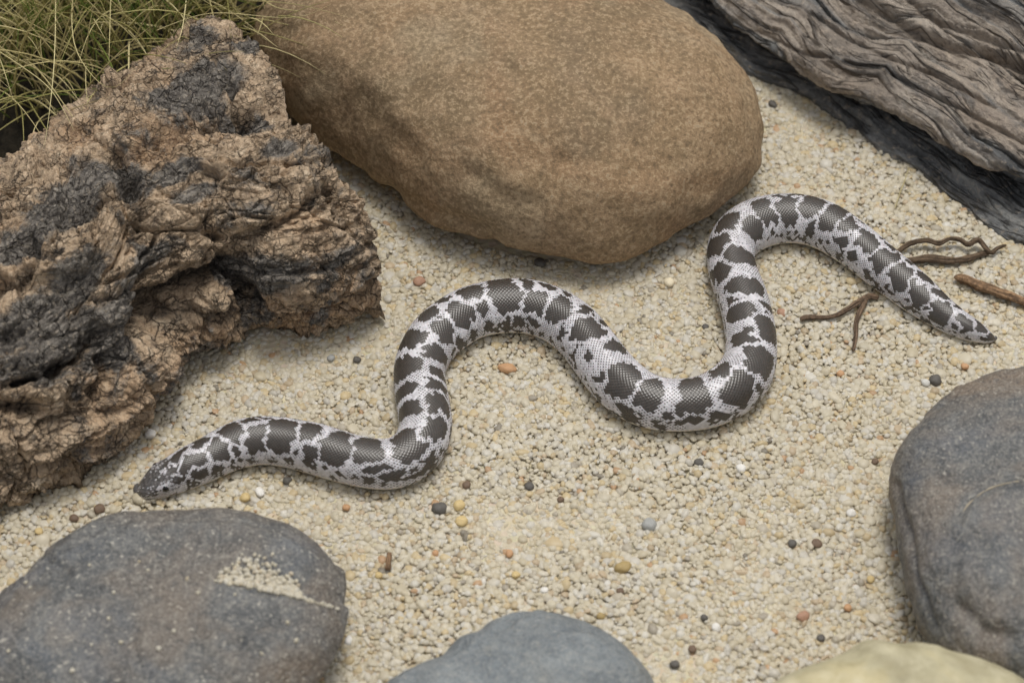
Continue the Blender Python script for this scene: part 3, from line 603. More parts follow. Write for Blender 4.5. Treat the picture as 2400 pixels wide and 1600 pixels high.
def build_snake():
    C = smooth_curve(PATH, 1400, 30)
    px, hw = C[:, :2], np.maximum(C[:, 2], 3)
    r = hw / 6300.0
    for _ in range(3):                                # radius and height settle together
        axis = unproject(px, r * 0.92); dep = (axis - CAM) @ FW; r = hw * dep / FPX
    axis[:, 2] = 0
    s = np.r_[0, np.cumsum(np.linalg.norm(np.diff(axis, axis=0), axis=1))]; Ltot = s[-1]
    V2 = 92; rows = V2
    # lattice stations: spacing follows the girth
    rr = np.maximum(r, 0.0042); du = 2 * np.pi * rr / V2 * 1.08
    u_of_s = np.r_[0, np.cumsum(np.diff(s) / ((du[1:] + du[:-1]) / 2))]; U2 = int(u_of_s[-1] // 2 * 2)
    sub = 3
    # scale centres: i in 1..U2-1, j in 0..V2-1, (i + j) even
    ii, jj = np.meshgrid(np.arange(1, U2), np.arange(V2), indexing='ij'); m = (ii + jj) % 2 == 0; ii, jj = ii[m], jj[m]
    def geo(u, v):                                    # lattice -> surface point and normal
        ss = np.interp(u, u_of_s * U2 / u_of_s[-1], s)
        A = np.stack([np.interp(ss, s, axis[:, k]) for k in (0, 1)], -1); rad = np.interp(ss, s, r)
        e = 0.0025
        B = np.stack([np.interp(np.clip(ss + e, 0, Ltot), s, axis[:, k]) - np.interp(np.clip(ss - e, 0, Ltot), s, axis[:, k]) for k in (0, 1)], -1)
        B /= np.linalg.norm(B, axis=-1, keepdims=True) + 1e-12
        th = v / V2 * 2 * np.pi                       # 0 = one side, pi/2 = back, 3pi/2 = belly
        nx = np.stack([-B[..., 1], B[..., 0]], -1)
        head = np.clip(1 - ss / 0.018, 0, 1); tail = np.clip(1 - (Ltot - ss) / 0.02, 0, 1)
        cs, sn = np.cos(th), np.sin(th)
        up = 0.97 - 0.24 * head; lo = 0.86 - 0.18 * head
        wid = 1.0 + 0.0 * head
        zc = lo * rad - 0.0005 + 0.0006 * head + 0.0008 * tail
        x = rad * wid * np.sign(cs) * np.abs(cs) ** 0.96; zz = np.where(sn > 0, rad * up * sn, rad * lo * np.sign(sn) * np.abs(sn) ** 0.8)
        P = np.concatenate([A + nx * x[..., None], (zc + zz)[..., None]], -1)
        Nn = np.concatenate([nx * (cs)[..., None], sn[..., None]], -1); return P, Nn, ss, th, rad
    cu, cv = ii.astype(float), jj.astype(float)
    Pc, Nc, sc, thc, radc = geo(cu, cv)
    # ---- colour pattern, in (length along body, angle) space
    regs = {8: (280, 900, 3.794), 6: (850, 600, 2.613), 7: (1300, 600, 3.485), 5: (1600, 420, 2.904)}
    BL = {8: [(235, 880, 95, 95), (345, 705, 65, 40), (500, 600, 90, 55), (610, 690, 105, 75), (690, 780, 70, 50), (520, 830, 60, 40), (630, 865, 50, 35), (420, 760, 60, 40), (700, 530, 70, 40), (860, 590, 85, 95), (960, 420, 100, 90), (1030, 570, 45, 50), (1210, 470, 92, 110), (1140, 300, 70, 25), (1330, 275, 60, 18), (1470, 430, 110, 140), (1710, 420, 95, 75), (1970, 560, 92, 165), (1760, 620, 70, 90), (2230, 590, 108, 118), (2300, 750, 80, 60), (1530, 640, 45, 35), (1390, 610, 40, 45), (1180, 640, 45, 28), (1080, 640, 40, 28), (970, 690, 40, 28), (840, 770, 60, 28), (2000, 790, 55, 30), (2130, 810, 60, 30), (1860, 740, 40, 30), (1620, 590, 40, 25)],
          6: [(235, 1160, 72, 100), (430, 1120, 62, 78), (320, 1005, 80, 56), (485, 985, 68, 70), (315, 890, 95, 42), (450, 855, 78, 52), (280, 745, 92, 66), (420, 660, 105, 52), (275, 560, 72, 60), (450, 500, 76, 66), (465, 770, 50, 34), (370, 380, 58, 56), (470, 275, 42, 22), (570, 375, 62, 82), (640, 240, 72, 48), (690, 310, 46, 60), (870, 220, 82, 105), (1020, 160, 56, 33), (1090, 285, 78, 75), (1080, 385, 55, 40), (1150, 175, 42, 14), (1240, 350, 66, 82), (1280, 240, 38, 18), (1400, 340, 46, 42), (1420, 500, 88, 85), (1450, 660, 56, 88), (1510, 420, 56, 33), (640, 480, 42, 38), (760, 420, 38, 28), (860, 400, 56, 32), (960, 400, 46, 28), (1040, 430, 38, 24), (550, 560, 28, 38), (1280, 510, 38, 36), (1340, 640, 28, 46), (380, 1270, 76, 34), (220, 1330, 76, 26), (300, 1310, 46, 26), (440, 1230, 46, 36), (40, 1360, 55, 22)],
          7: [(370, 880, 72, 108), (555, 770, 82, 58), (610, 1040, 86, 145), (790, 1120, 88, 128), (1115, 1110, 98, 145), (1300, 950, 95, 82), (1400, 1090, 112, 118), (1530, 780, 90, 78), (1600, 940, 120, 98), (1730, 680, 75, 115), (1545, 560, 108, 65), (1740, 470, 36, 36), (1565, 345, 140, 75), (1470, 430, 56, 66), (930, 1275, 76, 46), (650, 1290, 76, 46), (450, 1060, 56, 64), (1270, 1310, 66, 46), (1060, 1320, 66, 36), (700, 1340, 56, 28), (240, 820, 56, 54), (130, 640, 46, 46), (1580, 1110, 36, 46), (1430, 1300, 46, 26), (860, 1330, 50, 25)],
          5: [(250, 330, 62, 58), (410, 380, 80, 75), (235, 510, 70, 65), (410, 600, 90, 68), (287, 692, 82, 62), (530, 240, 74, 95), (690, 205, 72, 92), (885, 200, 72, 88), (770, 93, 55, 12), (885, 320, 56, 68), (1045, 285, 58, 112), (1165, 340, 66, 76), (1115, 440, 42, 58), (1230, 285, 42, 28), (1265, 465, 76, 76), (1205, 540, 50, 52), (1360, 405, 30, 18), (1430, 470, 52, 24), (1395, 575, 74, 88), (1560, 585, 33, 17), (1510, 690, 72, 84), (1680, 675, 52, 40), (1630, 810, 72, 74), (1785, 790, 52, 30), (1770, 910, 72, 70), (1890, 880, 32, 22), (1935, 1000, 56, 44), (2045, 1010, 66, 38), (2090, 1060, 40, 40), (690, 350, 28, 32), (770, 350, 28, 28), (560, 340, 36, 36), (980, 430, 28, 30), (1050, 450, 28, 36), (1110, 550, 42, 28), (1430, 745, 42, 28), (1560, 835, 38, 22), (1850, 1005, 30, 20), (1300, 660, 40, 24), (1690, 915, 34, 20)]}
    vd = CAM - np.array([axis[:, 0].mean(), axis[:, 1].mean(), 0]); vd /= np.linalg.norm(vd)
    tang = np.gradient(axis[:, :2], axis=0); tang /= np.linalg.norm(tang, axis=1, keepdims=True); nrm = np.stack([-tang[:, 1], tang[:, 0]], -1)
    thv = np.arctan2(vd[2], nrm @ vd[:2])             # angle, round the body, that looks at the camera
    ax3 = axis.copy(); ax3[:, 2] = r * 0.9; apx = project(ax3); npx = project(ax3 + np.concatenate([nrm, np.zeros((len(nrm), 1))], 1) * 0.001) - apx
    tpx = np.gradient(apx, axis=0); tpx /= np.linalg.norm(tpx, axis=1, keepdims=True)
    ac = np.stack([-tpx[:, 1], tpx[:, 0]], -1)        # across, in the picture
    sgn = np.sign(np.sum(ac * npx, 1))
    warp_s = 0.0016 * fbm(np.stack([sc * 260, thc * 2.2, 0 * sc], -1), 3, 91); warp_t = 0.16 * fbm(np.stack([sc * 260, thc * 2.2, 0 * sc + 5], -1), 3, 92)
    field = np.full(sc.shape, 9.0); f_2 = field.copy(); hfirst = np.full(sc.shape, 0.006)
    for k, lst in BL.items():
        ox, oy, q = regs[k]
        for bx, by, ha, hc in lst:
            p = np.array([ox + bx / q, oy + by / q]); dd = np.hypot(*(apx - p).T); i = int(dd.argmin())
            tx, ty = abs(tpx[i][0]), abs(tpx[i][1]); ha_ = math.hypot(ha * tx, hc * ty) * 1.20; hc_ = math.hypot(ha * ty, hc * tx) * 1.18
            c = float((p - apx[i]) @ ac[i]) / hw[i]; hcn = hc_ / q / hw[i]
            a0, a1 = math.asin(max(-0.985, min(0.985, c - hcn))), math.asin(max(-0.985, min(0.985, c + hcn)))
            psi, hp = (a0 + a1) / 2, max(0.16, (a1 - a0) / 2)
            th0 = thv[i] - sgn[i] * psi; hs_ = ha_ / q * r[i] / hw[i]
            dth = (thc + warp_t - th0 + np.pi) % (2 * np.pi) - np.pi
            v = (np.abs((sc + warp_s - s[i]) / hs_) ** 2.6 + np.abs(dth / hp) ** 2.6) ** (1 / 2.6)
            nr_ = v < field; f_2 = np.where(nr_, field, np.minimum(f_2, v)); hfirst = np.where(nr_, min(hs_, 0.0065), hfirst); field = np.minimum(field, v)
    net = (f_2 - field) * hfirst / 2; net = net + 0.0003 * fbm(np.stack([sc * 500, thc * 4, 0 * sc + 3], -1), 2, 98)
    field = np.where((net < 0.00068) & (field > 0.35), np.maximum(field, 1.15), field)
    rng = np.random.default_rng(5); rnd = rng.random(sc.shape)
    thn = (thc + np.pi / 2) % (2 * np.pi) - np.pi     # 0 = back, +-pi = belly
    ath = np.abs(thn)
    # far side, never photographed: the same kind of blotches from noise
    ci = np.array([int(np.searchsorted(s, x)) for x in sc]).clip(0, len(s) - 1)
    vis = np.cos(thc - thv[ci]); wn = worley(np.stack([sc / 0.0085, thc * 1.5, 0 * sc], -1), 95)
    hid = 1 - sstep(-0.05, 0.2, vis)
    field = np.where(hid > 0.5, np.minimum(field, 0.55 + 1.3 * (1 - sstep(0.05, 0.3, wn[1] - wn[0]))), field)
    side = sstep(1.25, 1.75, ath)                      # speckled flanks
    fl = fbm(np.stack([sc * 420, thc * 5, 0 * sc + 2], -1), 2, 96)
    dark = (field < 1.02 + 0.10 * (rnd - 0.5) - 0.10 * side) & ~((side > 0.5) & (fl + 0.6 * (rnd - 0.5) > 0.25))
    dark |= (side > 0.1) & (ath < 1.95) & (fl > 0.42)
    dn = fbm(np.stack([sc * 150, thc * 1.6, 0 * sc + 8], -1), 2, 97)
    dots = (~dark) & (rnd < np.clip(0.48 + 1.0 * dn + 0.25 * (field < 1.3), 0.03, 0.95)) & (ath < 1.75)
    belly = ath > 2.08 + 0.14 * fl
    hd = sc < 0.0125
    W_ = np.array(srgb(200, 197, 200)[:3]); D_ = np.array(srgb(60, 55, 50)[:3]); B_ = np.array(srgb(232, 222, 206)[:3]); G_ = np.array(srgb(112, 108, 106)[:3])
    n_sc = len(ii)
    base = np.where(dark[:, None], D_, W_) * (1 + 0.34 * (rng.random((n_sc, 1)) - 0.5))
    hcap = ((sc < 0.0062 + 0.003 * (rnd - 0.5)) & (ath < 1.55)) | ((sc < 0.0125 + 0.004 * (rnd - 0.5)) & (ath < 1.42) & (fl + rnd * 0.7 < 0.72)); base[hcap] = G_ * (0.38 + 0.6 * rng.random((int(hcap.sum()), 1)) ** 2)
    fk = hcap & (rng.random(n_sc) > 0.86) & (ath > 0.25); base[fk] = W_ * 0.75
    de = np.hypot((sc - 0.0090) / 0.0026, (ath - 1.118) / 0.40); base[(de < 1) & (rnd > 0.25)] = W_ * 0.85
    base[belly] = B_; base = np.where((belly | (ath > 1.9))[:, None] & ~dark[:, None], B_ * (0.96 + 0.06 * rnd[:, None]), base)
    # ---- mesh: every scale is a small dome of 3 x 3 quads
    g = np.array([0, 0.26, 0.74, 1.0]); gi_ = np.arange(sub + 1)
    aa, bb = np.meshgrid(g, g, indexing='ij')          # diamond axes 0..1
    lu = (aa + bb - 1); lv = (aa - bb)                 # offsets -1..1 in lattice units
    ga, gb = np.meshgrid(gi_, gi_, indexing='ij'); keyu = ga + gb - sub; keyv = ga - gb
    KU = ii[:, None, None] * sub + keyu; KV = (jj[:, None, None] * sub + keyv) % (V2 * sub)
    key = KU.astype(np.int64) * (V2 * sub) + KV
    uq, inv = np.unique(key.ravel(), return_inverse=True); inv = inv.reshape(key.shape)
    uu, vv = (uq // (V2 * sub)) / sub, (uq % (V2 * sub)) / sub
    w_u = np.zeros(len(uq)); w_v = np.zeros(len(uq))
    w_u[inv.ravel()] = (ii[:, None, None] + lu).ravel(); w_v[inv.ravel()] = (jj[:, None, None] + lv).ravel()
    P, Nn, ss, th, rad = geo(w_u, w_v % V2)
    dome = (1 - (2 * aa - 1) ** 2) * (1 - (2 * bb - 1) ** 2) + 0.25 * lu * (1 - (2 * aa - 1) ** 2) * (1 - (2 * bb - 1) ** 2)
    hgt = np.zeros(len(uq)); np.maximum.at(hgt, inv.ravel(), np.broadcast_to(dome, inv.shape).ravel())
    athv = np.abs((th + np.pi / 2) % (2 * np.pi) - np.pi)
    amp = 0.27 * np.interp(ss, s, r) / 0.0098 * 1e-3 * (1 - sstep(1.9, 2.2, athv)) * (0.25 + 0.75 * sstep(0.003, 0.012, ss))
    P = P + Nn * (hgt * amp)[:, None]
    # mouth line and brow
    mouth = np.exp(-((athv - 1.92) / 0.05) ** 2) * (ss < 0.013) * sstep(-0.001, 0.001, ss); P = P - Nn * (mouth * 0.00025)[:, None]
    brow = np.exp(-((athv - 1.0) / 0.22) ** 2 - ((ss - 0.0085) / 0.003) ** 2); P = P + Nn * (brow * 0.0004)[:, None]
    faces = np.stack([inv[:, :-1, :-1], inv[:, 1:, :-1], inv[:, 1:, 1:], inv[:, :-1, 1:]], -1).reshape(-1, 4)
    fc = np.repeat(base[:, None, :], sub * sub, 1)
    cen = 4
    light_edge = np.array([0, 1, 2, 3, 5, 6, 7, 8])
    fc[dots, cen] = D_ * 1.1
    tipf = np.array([0, 1, 3])
    fc[np.ix_(dark & ~hcap, tipf)] = fc[np.ix_(dark & ~hcap, tipf)] * 0.85 + np.array(srgb(150, 140, 130)[:3]) * 0.10
    # end fans: close snout and tail
    V = list(P); col = fc.reshape(-1, 3)
    def ring_cap(u_end):
        idx = np.where(np.abs(uu - u_end) < 0.3)[0]; return idx
    # ends are hidden inside a tiny rounded cap of quads
    extra_v, extra_f, extra_c = [], [], []
    for which, u_end in ((0, uu.min()), (1, uu.max())):
        nr, ns = 8, 24; s_e = 0.0 if which == 0 else Ltot
        uu_r = 1.2 if which == 0 else U2 - 1.2
        vv_r = np.arange(ns) / ns * V2; Pr, Nr, _, _, rd_ = geo(np.full(ns, uu_r), vv_r); c0 = Pr.mean(0)
        tdir = np.array([*(-tang[0] if which == 0 else tang[-1]), 0.0])
        b0 = len(P) + len(extra_v)
        for kx in range(nr):
            f_ = math.cos(kx / (nr - 1) * math.pi / 2 * 0.98); b_ = math.sin(kx / (nr - 1) * math.pi / 2) * float(rd_.mean()) * (0.75 if which == 0 else 1.2)
            for p in Pr: extra_v.append(c0 + (p - c0) * f_ + tdir * b_)
        for kx in range(nr - 1):
            for a in range(ns):
                qd = (b0 + kx * ns + a, b0 + kx * ns + (a + 1) % ns, b0 + (kx + 1) * ns + (a + 1) % ns, b0 + (kx + 1) * ns + a)
                extra_f.append(qd if which else qd[::-1]); vv_a = abs((vv_r[a] / V2 * 2 * math.pi + math.pi / 2) % (2 * math.pi) - math.pi)
                extra_c.append(G_ * 0.6 if vv_a < 1.75 else B_ * 0.8)
    P = np.vstack([P, np.array(extra_v)]); faces = np.vstack([faces, np.array(extra_f)]); col = np.vstack([col, np.array(extra_c)])
    org = np.array([*axis[700, :2], 0])
    me = mesh_np('snake_body', P - org, faces, mat_snake())
    attr(me, 'scale_col', 'FLOAT_COLOR', np.concatenate([col, np.ones((len(col), 1))], 1), 'FACE')
    ob = obj('snake', me, label='black and white blotched snake stretched in loops across the sand', category='snake'); ob.location = org
    # eyes
    k = NT('eye_mat', 0.08, 0.6); kc = k.coord(); em = k.done(k.ramp(k.noise(kc, 900, 2), [(0.4, (0.004, 0.004, 0.004, 1)), (0.7, (0.012, 0.010, 0.009, 1))]))
    i = int(np.hypot(*(apx - np.array([383, 1136])).T).argmin()); ie = int(np.searchsorted(s, 0.0090))
    uE = np.interp(s[ie], s, u_of_s * U2 / u_of_s[-1])
    for sd_ in (1, -1):
        v_e = (0.25 + sd_ * 0.178) * V2
        Pe, Ne, *_ = geo(np.array([uE]), np.array([v_e % V2])); a_, b_ = np.meshgrid(np.linspace(0, np.pi, 14), np.linspace(0, 2 * np.pi, 20, endpoint=False), indexing='ij')
        rE = 0.00150; S = np.stack([np.sin(a_) * np.cos(b_), np.sin(a_) * np.sin(b_), np.cos(a_)], -1) * rE
        eo = obj('eye', mesh_np('eye', S.reshape(-1, 3), grid_faces(14, 20, True), em), ob); eo.location = Vector(Pe[0] - Ne[0] * 0.0007 - org)
    return axis, r
SN_AX, SN_R = build_snake()

# ------------------------------------------------------------------ sand grains (far too many to count: one object)
def grain_object(name, P, S, Rt, Cc, mat, **props):
    me = bpy.data.meshes.new(name); me.vertices.add(len(P)); me.vertices.foreach_set('co', np.asarray(P, np.float32).ravel()); me.update()
    attr(me, 'gsize', 'FLOAT_VECTOR', S); attr(me, 'grot', 'FLOAT_VECTOR', Rt); attr(me, 'col', 'FLOAT_COLOR', Cc); attr(me, 'gi', 'INT', np.arange(len(P)) * 7 % 10)
    me.materials.append(mat)
    ob = obj(name, me, **props)
    ng = bpy.data.node_groups.new(name + '_nodes', 'GeometryNodeTree')
    ng.interface.new_socket('Geometry', in_out='INPUT', socket_type='NodeSocketGeometry'); ng.interface.new_socket('Geometry', in_out='OUTPUT', socket_type='NodeSocketGeometry')
    N = ng.nodes.new; Lk = ng.links.new
    gi = N('NodeGroupInput'); go = N('NodeGroupOutput'); inst = N('GeometryNodeInstanceOnPoints'); join = N('GeometryNodeJoinGeometry')
    for v in range(10):
        ico = N('GeometryNodeMeshIcoSphere'); ico.inputs['Radius'].default_value = 0.5; ico.inputs['Subdivisions'].default_value = 2
        sp = N('GeometryNodeSetPosition'); nz = N('ShaderNodeTexNoise'); nz.inputs['Scale'].default_value = 1.5 + 0.12 * v; nz.inputs['Detail'].default_value = 1.5
        ps = N('GeometryNodeInputPosition'); ad = N('ShaderNodeVectorMath'); ad.operation = 'ADD'; ad.inputs[1].default_value = (v * 3.7, v * 1.3, v * 5.1)
        sb = N('ShaderNodeVectorMath'); sb.operation = 'SUBTRACT'; sb.inputs[1].default_value = (0.5, 0.5, 0.5)
        ml = N('ShaderNodeVectorMath'); ml.operation = 'SCALE'; ml.inputs['Scale'].default_value = 0.42
        Lk(ps.outputs[0], ad.inputs[0]); Lk(ad.outputs[0], nz.inputs['Vector']); Lk(nz.outputs['Color'], sb.inputs[0]); Lk(sb.outputs[0], ml.inputs[0])
        Lk(ico.outputs['Mesh'], sp.inputs['Geometry']); Lk(ml.outputs[0], sp.inputs['Offset'])
        ss = N('GeometryNodeSetShadeSmooth'); sm = N('GeometryNodeSetMaterial'); sm.inputs['Material'].default_value = mat; g2 = N('GeometryNodeGeometryToInstance')
        Lk(sp.outputs[0], ss.inputs[0]); Lk(ss.outputs[0], sm.inputs[0]); Lk(sm.outputs[0], g2.inputs[0]); Lk(g2.outputs[0], join.inputs[0])
    def na(nm, typ):
        a = N('GeometryNodeInputNamedAttribute'); a.data_type = typ; a.inputs['Name'].default_value = nm; return a.outputs['Attribute']
    er = N('FunctionNodeEulerToRotation'); Lk(na('grot', 'FLOAT_VECTOR'), er.inputs[0])
    Lk(gi.outputs[0], inst.inputs['Points']); Lk(join.outputs[0], inst.inputs['Instance']); inst.inputs['Pick Instance'].default_value = True
    Lk(na('gi', 'INT'), inst.inputs['Instance Index']); Lk(er.outputs[0], inst.inputs['Rotation']); Lk(na('gsize', 'FLOAT_VECTOR'), inst.inputs['Scale'])
    Lk(inst.outputs[0], go.inputs[0])
    md = ob.modifiers.new('grains', 'NODES'); md.node_group = ng
    return ob
PAL = np.array([srgb(*c)[:3] for c in [(216, 206, 183), (211, 201, 177), (221, 213, 195), (207, 195, 167), (219, 214, 202), (211, 205, 193), (213, 192, 148), (205, 184, 143), (202, 180, 148), (191, 181, 162), (172, 162, 146), (194, 152, 108), (126, 117, 104), (230, 226, 217), (184, 163, 130)]])
PW = np.array([22, 20, 13, 13, 8, 8, 5.0, 3.2, 3.0, 3, 1.0, 0.4, 0.45, 1.2, 1.4]); PW = PW / PW.sum()
def grain_cols(rng, n):
    c = PAL[rng.choice(len(PAL), n, p=PW)] * 0.9 + 0.1 * PAL[0]; c = c * (0.92 + 0.16 * rng.random((n, 1))); return np.concatenate([c, np.ones((n, 1))], 1)
def build_sand():
    rng = np.random.default_rng(12)
    x0, x1, y0, y1 = -0.29, 0.29, -0.235, 0.27
    layers = []
    def layer(sp, dm, dsig, z, zj, keep=1.0):
        gx, gy = np.meshgrid(np.arange(x0, x1, sp), np.arange(y0, y1, sp * 0.866), indexing='ij'); gx = gx + (np.arange(gx.shape[1]) % 2)[None, :] * sp / 2
        p = np.stack([gx.ravel(), gy.ravel()], -1) + rng.normal(0, sp * 0.28, (gx.size, 2))
        if keep < 1: p = p[rng.random(len(p)) < keep]
        dd = dm * np.exp(rng.normal(0, dsig, len(p))); layers.append((p, dd, z + zj * rng.normal(0, 1, len(p))))
    layer(0.0017, 0.0023, 0.24, -0.0003, 0.0001)
    layer(0.0044, 0.0029, 0.18, -0.0004, 0.0002, 0.55)
    layer(0.0017, 0.0011, 0.25, 0.0002, 0.0002, 0.12)
    p = np.vstack([l[0] for l in layers]); dd = np.concatenate([l[1] for l in layers]); z = np.concatenate([l[2] for l in layers])
    z = z + 0.0007 * fbm(np.stack([p[:, 0] * 35, p[:, 1] * 35, 0 * z], -1), 2, 7)
    keep = np.ones(len(p), bool)
    for poly in OCCL: keep &= ~inside(p[:, 0], p[:, 1], poly)
    for k in range(0, len(SN_AX), 6):                 # no grains inside the snake
        dd2 = (p[:, 0] - SN_AX[k, 0]) ** 2 + (p[:, 1] - SN_AX[k, 1]) ** 2; keep &= ~((dd2 < (SN_R[k] * 0.62) ** 2) & (z > -0.0006))
    near = np.full(len(p), 9.0)                      # grains pushed up in a low ridge along the snake
    for k in range(0, len(SN_AX), 5): near = np.minimum(near, np.hypot(p[:, 0] - SN_AX[k, 0], p[:, 1] - SN_AX[k, 1]) - SN_R[k])
    z = z + 0.0009 * np.exp(-((near + 0.0005) / 0.0022) ** 2) * (0.6 + 0.6 * rng.random(len(z)))
    p, dd, z = p[keep], dd[keep], z[keep]; n = len(p)
    S = dd[:, None] * np.stack([1 + 0.22 * rng.normal(0, 1, n), 1 + 0.18 * rng.normal(0, 1, n), 0.6 + 0.08 * rng.normal(0, 1, n)], -1).clip(0.42, 1.6)
    Rt = np.stack([rng.normal(0, 0.2, n), rng.normal(0, 0.2, n), rng.random(n) * 6.28], -1)
    mat = mat_grain()
    grain_object('sand', np.concatenate([p, z[:, None]], 1), S, Rt, grain_cols(rng, n), mat, kind='stuff', label='coarse pale beige sand of rounded grains covering the ground', category='sand')
    print('grains', n)
    # grains caught in the crack of the slate stone, and strays on its top
    pts, sz = [], []
    def drop(px, size):
        d = ray(px); hit = bvh_a.ray_cast(Vector(CAM), Vector(d))
        if hit[0] is not None: pts.append(np.array(hit[0]) + np.array(hit[1]) * size * 0.25); sz.append(size)
    for _ in range(430):
        u = rng.random(); cx = 505 + 185 * u; cy = 1338 + 36 * u - abs(rng.normal(0, 26 * (0.4 + math.sin(u * math.pi)))); drop(np.array([cx + rng.normal(0, 6), cy]) * K, 0.0008 + 0.0011 * rng.random())
    for _ in range(60):
        u = rng.random(); drop(np.array([690 + 85 * u + rng.normal(0, 2), 1372 + 26 * u + rng.normal(0, 2)]) * K, 0.0005 + 0.0005 * rng.random())
    for q in [(340, 1310), (455, 1362), (262, 1361), (205, 1298), (320, 1290), (278, 1475), (365, 1490), (210, 1480), (20, 1495), (660, 1430), (680, 1470), (400, 1450), (70, 1350), (60, 1338), (540, 1365), (165, 1540), (430, 1330), (600, 1500), (250, 1420)]: drop(np.array(q) * K, 0.0007 + 0.001 * rng.random())
    pts = np.array(pts); sz = np.array(sz); m = len(pts); cc = grain_cols(rng, m); cc[:, :3] = cc[:, :3] * 0.6 + 0.4 * np.array(srgb(222, 216, 200)[:3])
    grain_object('loose_sand', pts, sz[:, None] * (0.8 + 0.4 * rng.random((m, 3))), rng.random((m, 3)) * 6, cc, mat, kind='stuff', label='small drift of pale sand grains caught on the dark slate stone', category='sand')
build_sand()

# ------------------------------------------------------------------ pebbles lying on the sand
def pebble_mesh(seed, mat, flat=0.75):
    a, b = np.meshgrid(np.linspace(0, np.pi, 12), np.linspace(0, 2 * np.pi, 18, endpoint=False), indexing='ij')
    S = np.stack([np.sin(a) * np.cos(b), np.sin(a) * np.sin(b), np.cos(a)], -1); S = S * (1 + 0.16 * fbm(S * 1.3 + seed * 3.3, 2, seed))[..., None]
    S[..., 2] *= flat; return mesh_np('pebble', S.reshape(-1, 3), grid_faces(12, 18, True)[:, ::-1], mat)
PM = {}
def pebble(px, py, rp, kind, label, seed, el=1.0, rz=0.0):
    cols = {'dark': (92, 88, 82), 'brown': (112, 92, 74), 'grey': (160, 160, 156), 'yellow': (204, 180, 128), 'orange': (190, 148, 108), 'white': (228, 224, 216), 'rust': (172, 134, 110), 'cream': (230, 217, 188), 'olive': (168, 146, 98), 'clear': (206, 204, 196)}
    if kind not in PM: PM[kind] = mat_pebble('pebble_' + kind, srgb(*cols[kind]))
    me = pebble_mesh(seed, PM[kind]); rad = rp * K / 6316; c = unproject(np.array([px, py]) * K, rad * 0.4)
    grp = {'dark': 'dark grey pebbles scattered on the sand', 'brown': 'brown pebbles scattered on the sand', 'grey': 'light grey pebbles on the sand', 'yellow': 'yellow pebbles scattered on the sand', 'orange': 'orange pebbles scattered on the sand', 'white': 'white pebbles scattered on the sand', 'rust': 'rusty pebbles on the sand', 'cream': 'cream pebbles on the sand', 'olive': 'olive pebbles on the sand', 'clear': 'clear pebbles on the sand'}[kind]
    o = obj('pebble', me, label=label, category='pebble', group=grp); o.location = c; o.scale = (rad * el, rad, rad); o.rotation_euler = (0, 0, rz)
D1, B1, Y1, O1, W1 = 'small dark grey pebble lying loose among the pale sand grains', 'small brown pebble lying loose among the pale sand grains', 'small yellow pebble lying loose among the pale sand grains', 'small orange pebble lying loose among the pale sand grains', 'small white pebble lying loose among the pale sand grains'
